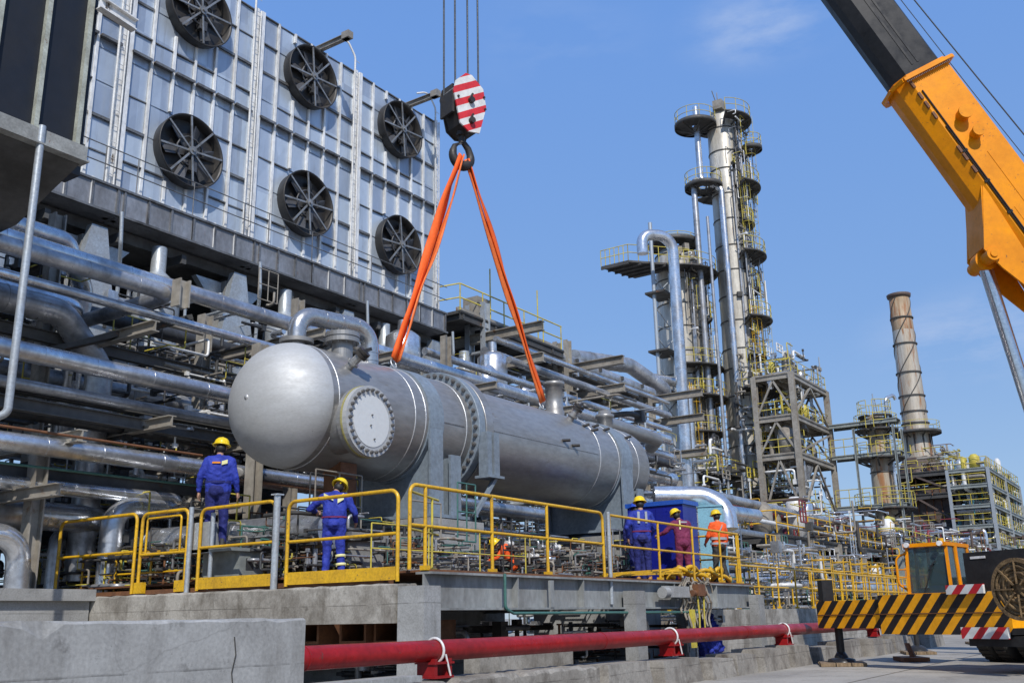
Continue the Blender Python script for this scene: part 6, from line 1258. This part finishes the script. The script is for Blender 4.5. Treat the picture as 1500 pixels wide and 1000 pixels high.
m = MB(); m.tube([(76.2, 22.2, lv[-1]), (76.2, 22.2, lv[-1]+2.8)], .05, 5); m.tube([(72, 23, lv[-1]), (72, 23, lv[-1]+3.2)], .04, 5); m.build('mast', M['galvpole'], tf)
m = MB(); m.lathe([(.25, 8.6), (.3, 10.5), (.8, 11.6), (.8, 12.6), (0, 13)], (73.5, 23.5, 0), n=16); m.build('funnel', M['clad'], tf)
# bridges to tower C
CX_, CY_ = 77.2, 18.7
for k, (za, px, py) in enumerate(((zp(1215, 627, 22), 0, 0), (zp(1218, 672, 22), 0, 0), (zp(1222, 745, 22), 0, 0))):
    m = MB(); 
    for off in (0, 1.3): m.ibeam((76.0+off, 21.95, za), (76.0+off, 16.9, za), .16, .28, .03)
    m.box(76.0, 77.3, 16.9, 21.95, za+.15, za+.19)
    root = thing('pipe_bridge', '%s grey bridge between the open steel tower and the small tower' % ['highest', 'middle', 'lowest'][k], 'bridge', (76.6, 19.5, za), 'bridges between the towers')
    m.build('girder', M['framegrey'], root)
    if k: 
        m = MB()
        for hh in (.6, 1.2): m.tube([(76.0, 21.95, za+hh+.2), (76.0, 16.9, za+hh+.2)], .03, 4)
        for i in range(6): m.tube([(76.0, 21.95-i, za+.15), (76.0, 21.95-i, za+1.4)], .03, 4)
        m.build('guardrail', M['yellow2'], root)
ZC = lambda py: zp(1276+(py-590)*.075, py, CY_)
tC = tower('small grey tower with twin platforms between the bridges and the chimney', CX_, CY_, [(.85, 0), (.80, ZC(700)), (.68, ZC(612)), (.5, ZC(606)), (0, ZC(603))], 2.5, mat='stack')
for py, r in ((607, 1.25), (627, 1.6), (668, 1.8), (742, 2.2)): platform(tC, (CX_, CY_), r, ZC(py), (-3.0, 2.9), rin=.75)
m = MB()
for dx, dy in ((-1.3, -1.5), (1.3, -1.5), (-1.3, 1.4)): m.ibeam((CX_+dx, CY_+dy, 0), (CX_+dx, CY_+dy, ZC(625)), .16, .16, .02)
m.build('frame_posts', M['framegrey'], tC)
m = MB(); m.tube(route([(CX_-.2, CY_-.95, ZC(740)), (CX_-.2, CY_-.95, ZC(585)), (CX_+.6, CY_-1.4, ZC(578)), (CX_+.7, CY_-1.5, ZC(585))], .4), .13, 10); m.tube([(CX_, CY_, ZC(605)), (CX_, CY_, ZC(575))], .05, 6); m.tube([(CX_-.4, CY_-.3, ZC(605)), (CX_-.8, CY_-.3, ZC(585))], .04, 6); m.build('vent_pipe', M['clad'], tC)
# chimney and heater
SX, SY = 116.9, 24.0
ZS = lambda py: zp(1316+(py-432)*.132, py, SY)
root = thing('chimney', 'rust streaked pale steel chimney with spiral strakes', 'chimney', (SX, SY, ZS(700)))
m = MB(); m.lathe([(1.75, ZS(692)), (1.42, ZS(640)), (1.30, ZS(560)), (1.19, ZS(485))], (SX, SY, 0), n=40); m.build('shaft', M['stack'], root)
m = MB(); m.lathe([(1.19, ZS(485)), (1.12, ZS(436)), (.95, ZS(436)), (.95, ZS(470))], (SX, SY, 0), n=40); m.build('shaft_top', M['stack2'], root)
m = MB(); m.lathe([(1.10, ZS(437)), (1.30, ZS(436)), (1.36, ZS(432)), (.95, ZS(432))], (SX, SY, 0), n=36); m.build('rim', M['brown'], root)
for s0 in range(3):
    m = MB(); pts = []
    za, zb = ZS(610), ZS(438)
    for i in range(61):
        t = i/60; a = s0*2*PI/3+t*2*PI*1.15; r = 1.37-.24*t+.01; pts.append((SX+r*math.cos(a), SY+r*math.sin(a), za+(zb-za)*t))
    m.tube(pts, .065, 6); m.build('strake', M['framedark'], root)
m = MB()
for py in (468, 506, 548, 582, 605, 622): z = ZS(py); r = 1.13+.27*(py-438)/180+.02; m.lathe([(r, z), (r+.1, z), (r+.1, z+.14), (r, z+.14)], (SX, SY, 0), n=36, sm=False)
for k in range(10): a = k*.63; m.cbox((SX+1.52*math.cos(a), SY+1.52*math.sin(a), ZS(665)), (.12, .12, 4.2), a)
m.build('hoops', M['framedark'], root)
platform(root, (SX, SY), 2.6, ZS(634), (0, 2*PI), rin=1.4, col='yellow2')
hz0 = zp(1345, 790, SY)
ht = frame_tower('fired_heater', 'brown rust stained heater casing under the chimney with galleries', SX-3.5, SX+5, SY-4, SY+4, [zp(1350, 770, SY), zp(1350, 727, SY), zp(1350, 697, SY)], .5, 'brown', 'framedark', 'yellow2', True, cat='heater', stuff=10, seed=8, mats=('frame', 'brown', 'clad2'))
m = MB(); m.box(SX-2.6, SX+4.2, SY-3, SY+3, 0, zp(1350, 700, SY)-1.2); m.lathe([(3.2, zp(1350, 705, SY)), (2.5, ZS(690)), (1.9, ZS(672))], (SX, SY, 0), n=12, sm=False); m.build('casing', M['brown'], ht)
m = MB()
for i in range(8): m.box(SX-2.62-.05, SX-2.6, SY-3+i*.8, SY-2.9+i*.8, 0, zp(1350, 705, SY)-1.2); m.box(SX-2.6+i*.9, SX-2.5+i*.9, SY-3.06, SY-3.0, 0, zp(1350, 705, SY)-1.2)
m.build('stiffeners', M['rusty'], ht)
m = MB(); m.tube([(SX+2.2, SY-2, ZS(655)), (SX+5, SY-5, ZS(690)), (SX+5, SY-5, 0)], .35, 8); m.build('downcomer', M['galvpole'], ht)
# right hand module
md = [at(1445, q, x=105).z for q in (797, 768, 738, 708, 684)]
mo2 = frame_tower('pipe_module', 'pale grey steel module full of pipes right of the chimney', 105, 125, 15.5, 19.2, md, .30, 'galvpole', 'framegrey', 'yellow2', False, nx=2, ny=1, cat='steel frame', stuff=34, seed=12, mats=('galvpole', 'clad2', 'yellow2', 'frame', 'white'))
m = MB(); m.box(118, 125, 20, 20.2, 3, md[-1]-1.5); 
for i in range(9): m.bar((125.4, 17, 3+i*1.5), (138, 17, 3+i*1.5), .12, .12); m.bar((125.6+i*1.5, 16.9, 2), (125.6+i*1.5, 16.9, md[-1]-1), .12, .12)
tag(m.build('scaffold', M['teal']), 'teal scaffold frames beyond the pale grey module', 'scaffold')
# walkway rack right of the fan wall
rk = thing('walkway_rack', 'long steel rack with railed walkway from the fan wall to the towers', 'pipe rack', (28, 22, 0))
for x, w_, zt in ((29.6, .75, 13.0), (35.9, .55, 12.9), (44.0, .5, 12.0)):
    m = MB(); 
    for q in (-.5, .5): m.ibeam((x, 21.6+q*w_, 0), (x, 21.6+q*w_, zt), .22, .35, .03, (1, 0, 0))
    m.ibeam((x, 26, 0), (x, 26, zt), .3, .3, .03, (1, 0, 0))
    for z in range(2, int(zt), 1): m.box(x-.12, x+.12, 21.6-w_/2, 21.6+w_/2, z, z+.07)
    m.build('column', M['galvpole'] if x < 31 else M['frame'], rk)
    m = MB()
    for z in (12.1, 10.9, 9.2, 7.4): m.ibeam((x, 18.6, z-.5), (x, 26.5, z-.5), .25, .36, .03)
    m.build('bracket', M['frame'], rk)
m = MB(); m.box(28.0, 35.4, 21.2, 25.5, 12.2, 12.32); m.box(35.4, 45, 22.2, 25, 11.9, 12.0)
for i in range(8): m.bar((28.2+i*2.1, 21.2, 12.1), (28.2+i*2.1, 25.5, 12.1), .12, .18)
m.ibeam((28, 21.25, 12.1), (35.4, 21.25, 12.1), .15, .3, .02); dk = m.build('walkway', M['framedark'], rk)
m = MB()
for hh in (.55, 1.1): m.tube([(27.6, 24.5, 12.3+hh), (28.1, 21.3, 12.3+hh), (35.4, 21.3, 12.3+hh)], .03, 5)
for i in range(6): m.tube([(28.1+i*1.45, 21.3, 12.3), (28.1+i*1.45, 21.3, 13.4)], .028, 5)
m.tube([(30.2, 21.4, 12.3), (30.2, 21.4, 14.6)], .03, 5); m.tube([(34.6, 22, 12.3), (34.6, 22, 15)], .03, 5)
m.build('guardrail', M['yellow2'], dk)
m = MB(); m.box(28.1, 35.2, 21.35, 21.5, 12.33, 12.5); m.cbox((30, 21.9, 12.9), (.9, .7, .9)); m.build('junction_box', M['yellow2'] if False else M['frame'], dk)
for k, (x, y, z, r, h) in enumerate([(28.6, 20.2, 8.6, .55, 2.0), (31, 20.5, 8.2, .5, 1.6), (24.5, 21, 9.0, .6, 1.6), (33.4, 20, 7.6, .5, 1.8), (39, 21, 7.4, .6, 2.0), (27.2, 19.5, 8.2, .4, 1.5)]):
    m = MB(); m.lathe([(0, z), (r, z+.15), (r, z+h-.2), (r*.6, z+h), (0, z+h+.05)], (x, y, 0), n=20); m.cyl((x, y, z+h), (x, y, z+h+.4), r*.3)
    tag(m.build('small_drum', M['clad']), '%s small bright drum from the left in the rack above the vessel' % words[k], 'drum', 'small drums in the rack above the vessel')
# low-level plant between the frames, right of the platform
for k, (px, py, y, r, z1, mt) in enumerate([(1075, 760, 26, .9, 6.5, 'clad2'), (1130, 800, 24, .7, 5.0, 'clad2'), (1145, 790, 20, .6, 5.2, 'tower'), (1205, 800, 24, .8, 6.0, 'clad2'), (1235, 820, 22, .7, 5.2, 'frame'), (1262, 800, 24, .9, 7, 'clad2'), (1300, 760, 27, 1.0, 8, 'stack'), (1175, 820, 18, .6, 4.4, 'brown'), (1320, 830, 20, .9, 5, 'brown')]):
    q = at(px, py, y=y); m = MB(); m.lathe([(r, 0), (r, z1-r*.5), (r*.8, z1-r*.15), (r*.2, z1), (r*.2, z1+.5), (0, z1+.5)], (q.x, q.y, 0), n=20)
    for z in (1.5, 3.2, 4.6): m.lathe([(r, z), (r+.05, z), (r+.05, z+.1), (r, z+.1)], (q.x, q.y, 0), n=20)
    tag(m.build('upright_drum', M[mt]), '%s upright drum from the left in the low plant behind the crane' % words[k], 'drum', 'upright drums behind the crane')
LR = [(44, 62, 15.5, 18.5, [2.8, 4.6], 'frame', 'low two-storey pipe rack behind the far railing'), (64, 92, 15, 20, [2.6, 5.0], 'framegrey', 'two-storey grey pipe rack behind the crane cab'), (84, 108, 24, 31, [3.0, 6.0], 'frame', 'low rack in front of the small grey tower')]
for k, (x0, x1, y0, y1, l_, mt, lab) in enumerate(LR):
    frame_tower('low_rack', lab, x0, x1, y0, y1, l_, .35, mt, 'framedark', 'yellow' if k == 0 else 'yellow2', False, nx=4, ny=1, cat='pipe rack', stuff=26, seed=20+k, mats=('clad2', 'frame', 'yellow2', 'clad', 'redfar', 'white'))
for k, (y, z, r, mt) in enumerate([(16.2, 3.7, .2, 'clad2'), (17, 3.7, .16, 'clad'), (17.8, 3.6, .14, 'redfar'), (16.4, 6.0, .2, 'clad2'), (17.4, 6.0, .24, 'redfar'), (18.6, 6.1, .26, 'clad'), (16, 4.6, .12, 'rib'), (15.6, 5.1, .1, 'white')]):
    pipe('process_pipe', 'long low %s pipe in the racks behind the crane, %s from the front' % (dict(clad='bright', clad2='dull', redfar='maroon', rib='pale', white='white')[mt], words[k]), 'pipe', [(38, y, z), (96, y, z)], r, mt, ring=3, n=10)
clutter('distant_pipework', 'mass of far small pipes at the foot of the towers', (44, 80, 14.5, 32, .5, 6.8), 1900, ['clad2', 'clad', 'frame', 'yellow2', 'yellow', 'rib', 'redfar', 'framedark', 'brown'], .075, 2.6, .03, .7, seed=31, frames=170)
for cx_, cy_, lab, zt, ht in ((AXx-.4, AYy-.6, 'thin risers and fittings strapped up the tallest tower', ZA(760), ZA(180)), (BX-.3, BYy-.8, 'thin risers and fittings strapped up the shorter tower', ZB(730), ZB(385))):
    clutter('tower_fittings', lab, (cx_-1.5, cx_+1.9, cy_-1.4, cy_-.7, zt, ht), 110, ['frame', 'yellow2', 'framedark', 'clad2', 'rib'], .045, 2.2, .03, 2.2, seed=41, frames=12)
for a, b, dx in ((277, 378, -.8), (472, 577, -.9), (577, 728, -1.4)): cage(tA, AXx+dx, AYy-1.5, ZA(b), ZA(a)+1.0, col='yellow' if a > 400 else 'yellow2')
for py, r, arc in ((228, 1.9, (-1.3, .4)), (330, 2.0, (-2.2, .2)), (425, 2.0, (-1.6, .4)), (525, 2.0, (-2.4, .3)), (655, 2.6, (-2.6, .4))): platform(tA, (AXx, AYy), r, ZA(py), arc, rin=1.2)
cage(tB, BX-1.9, BYy-1.4, ZB(705), ZB(590)+1.0, col='yellow'); cage(tB, BX+2.6, BYy-1.6, ZB(705), ZB(590)+1, col='yellow')
for py, r, arc in ((470, 2.6, (-1.3, .4)), (640, 2.9, (-2.4, .6))): platform(tB, (BX, BYy), r, ZB(py), arc, rin=1.6)
clutter('distant_pipework', 'mass of far small pipes around the tower platforms', (62, 80, 26, 38, 7, 13), 300, ['clad2', 'frame', 'yellow2', 'framedark', 'rib'], .12, 3.0, .04, .7, seed=32, frames=60)
clutter('distant_pipework', 'mass of far small pipes in front of the heater', (80, 128, 14, 30, .5, 8), 1100, ['clad2', 'clad', 'frame', 'yellow2', 'rusty', 'rib', 'redfar', 'brown'], .11, 3.5, .045, .7, seed=33, frames=120)
clutter('distant_pipework', 'mass of small pipes filling the pale grey module', (105.2, 124.6, 15.7, 19, 4, md[-1]+.8), 420, ['rib', 'yellow2', 'clad2', 'frame', 'teal'], .16, 4.5, .06, .9, seed=34, frames=40)
clutter('distant_pipework', 'mass of small pipes on the floors of the open steel tower', (68.4, 76.2, 22.2, 26.8, 8, 20.5), 260, ['rib', 'yellow2', 'clad2', 'frame', 'framedark'], .10, 2.2, .04, .8, seed=35, frames=36)
clutter('distant_pipework', 'mass of mid distance small pipes between platform and towers', (25, 46, 11.5, 17, .8, 3.6), 520, ['clad2', 'clad', 'frame', 'yellow', 'rib', 'greenp', 'framedark'], .06, 1.8, .02, .6, seed=36, frames=40)
clutter('distant_pipework', 'mass of small pipes on top of the heater', (113, 123, 20, 28, 13, 18.5), 160, ['frame', 'yellow2', 'rusty'], .14, 3, .05, .8, seed=37, frames=20)
for k, (x, y, w_, h, mt) in enumerate([(132, 20, 30, 8, 'brown'), (100, 36, 50, 5.5, 'frame'), (135, 5, 30, 6, 'frame')]):
    m = MB(); m.box(x, x+w_, y, y+8, 0, h); 
    for i in range(int(w_/4)): m.box(x+i*4, x+i*4+.4, y-.2, y, 0, h)
    m.prism([(x-.5, y-.5, h), (x-.5, y+8.5, h), (x-.5, y+4, h+1.2)], (w_+1, 0, 0))
    tag(m.build('plant_shed', M[mt]), ['brown shed far behind the heater', 'low shed behind the small grey tower', 'low shed at the far right behind the crane'][k], 'shed', 'far sheds')
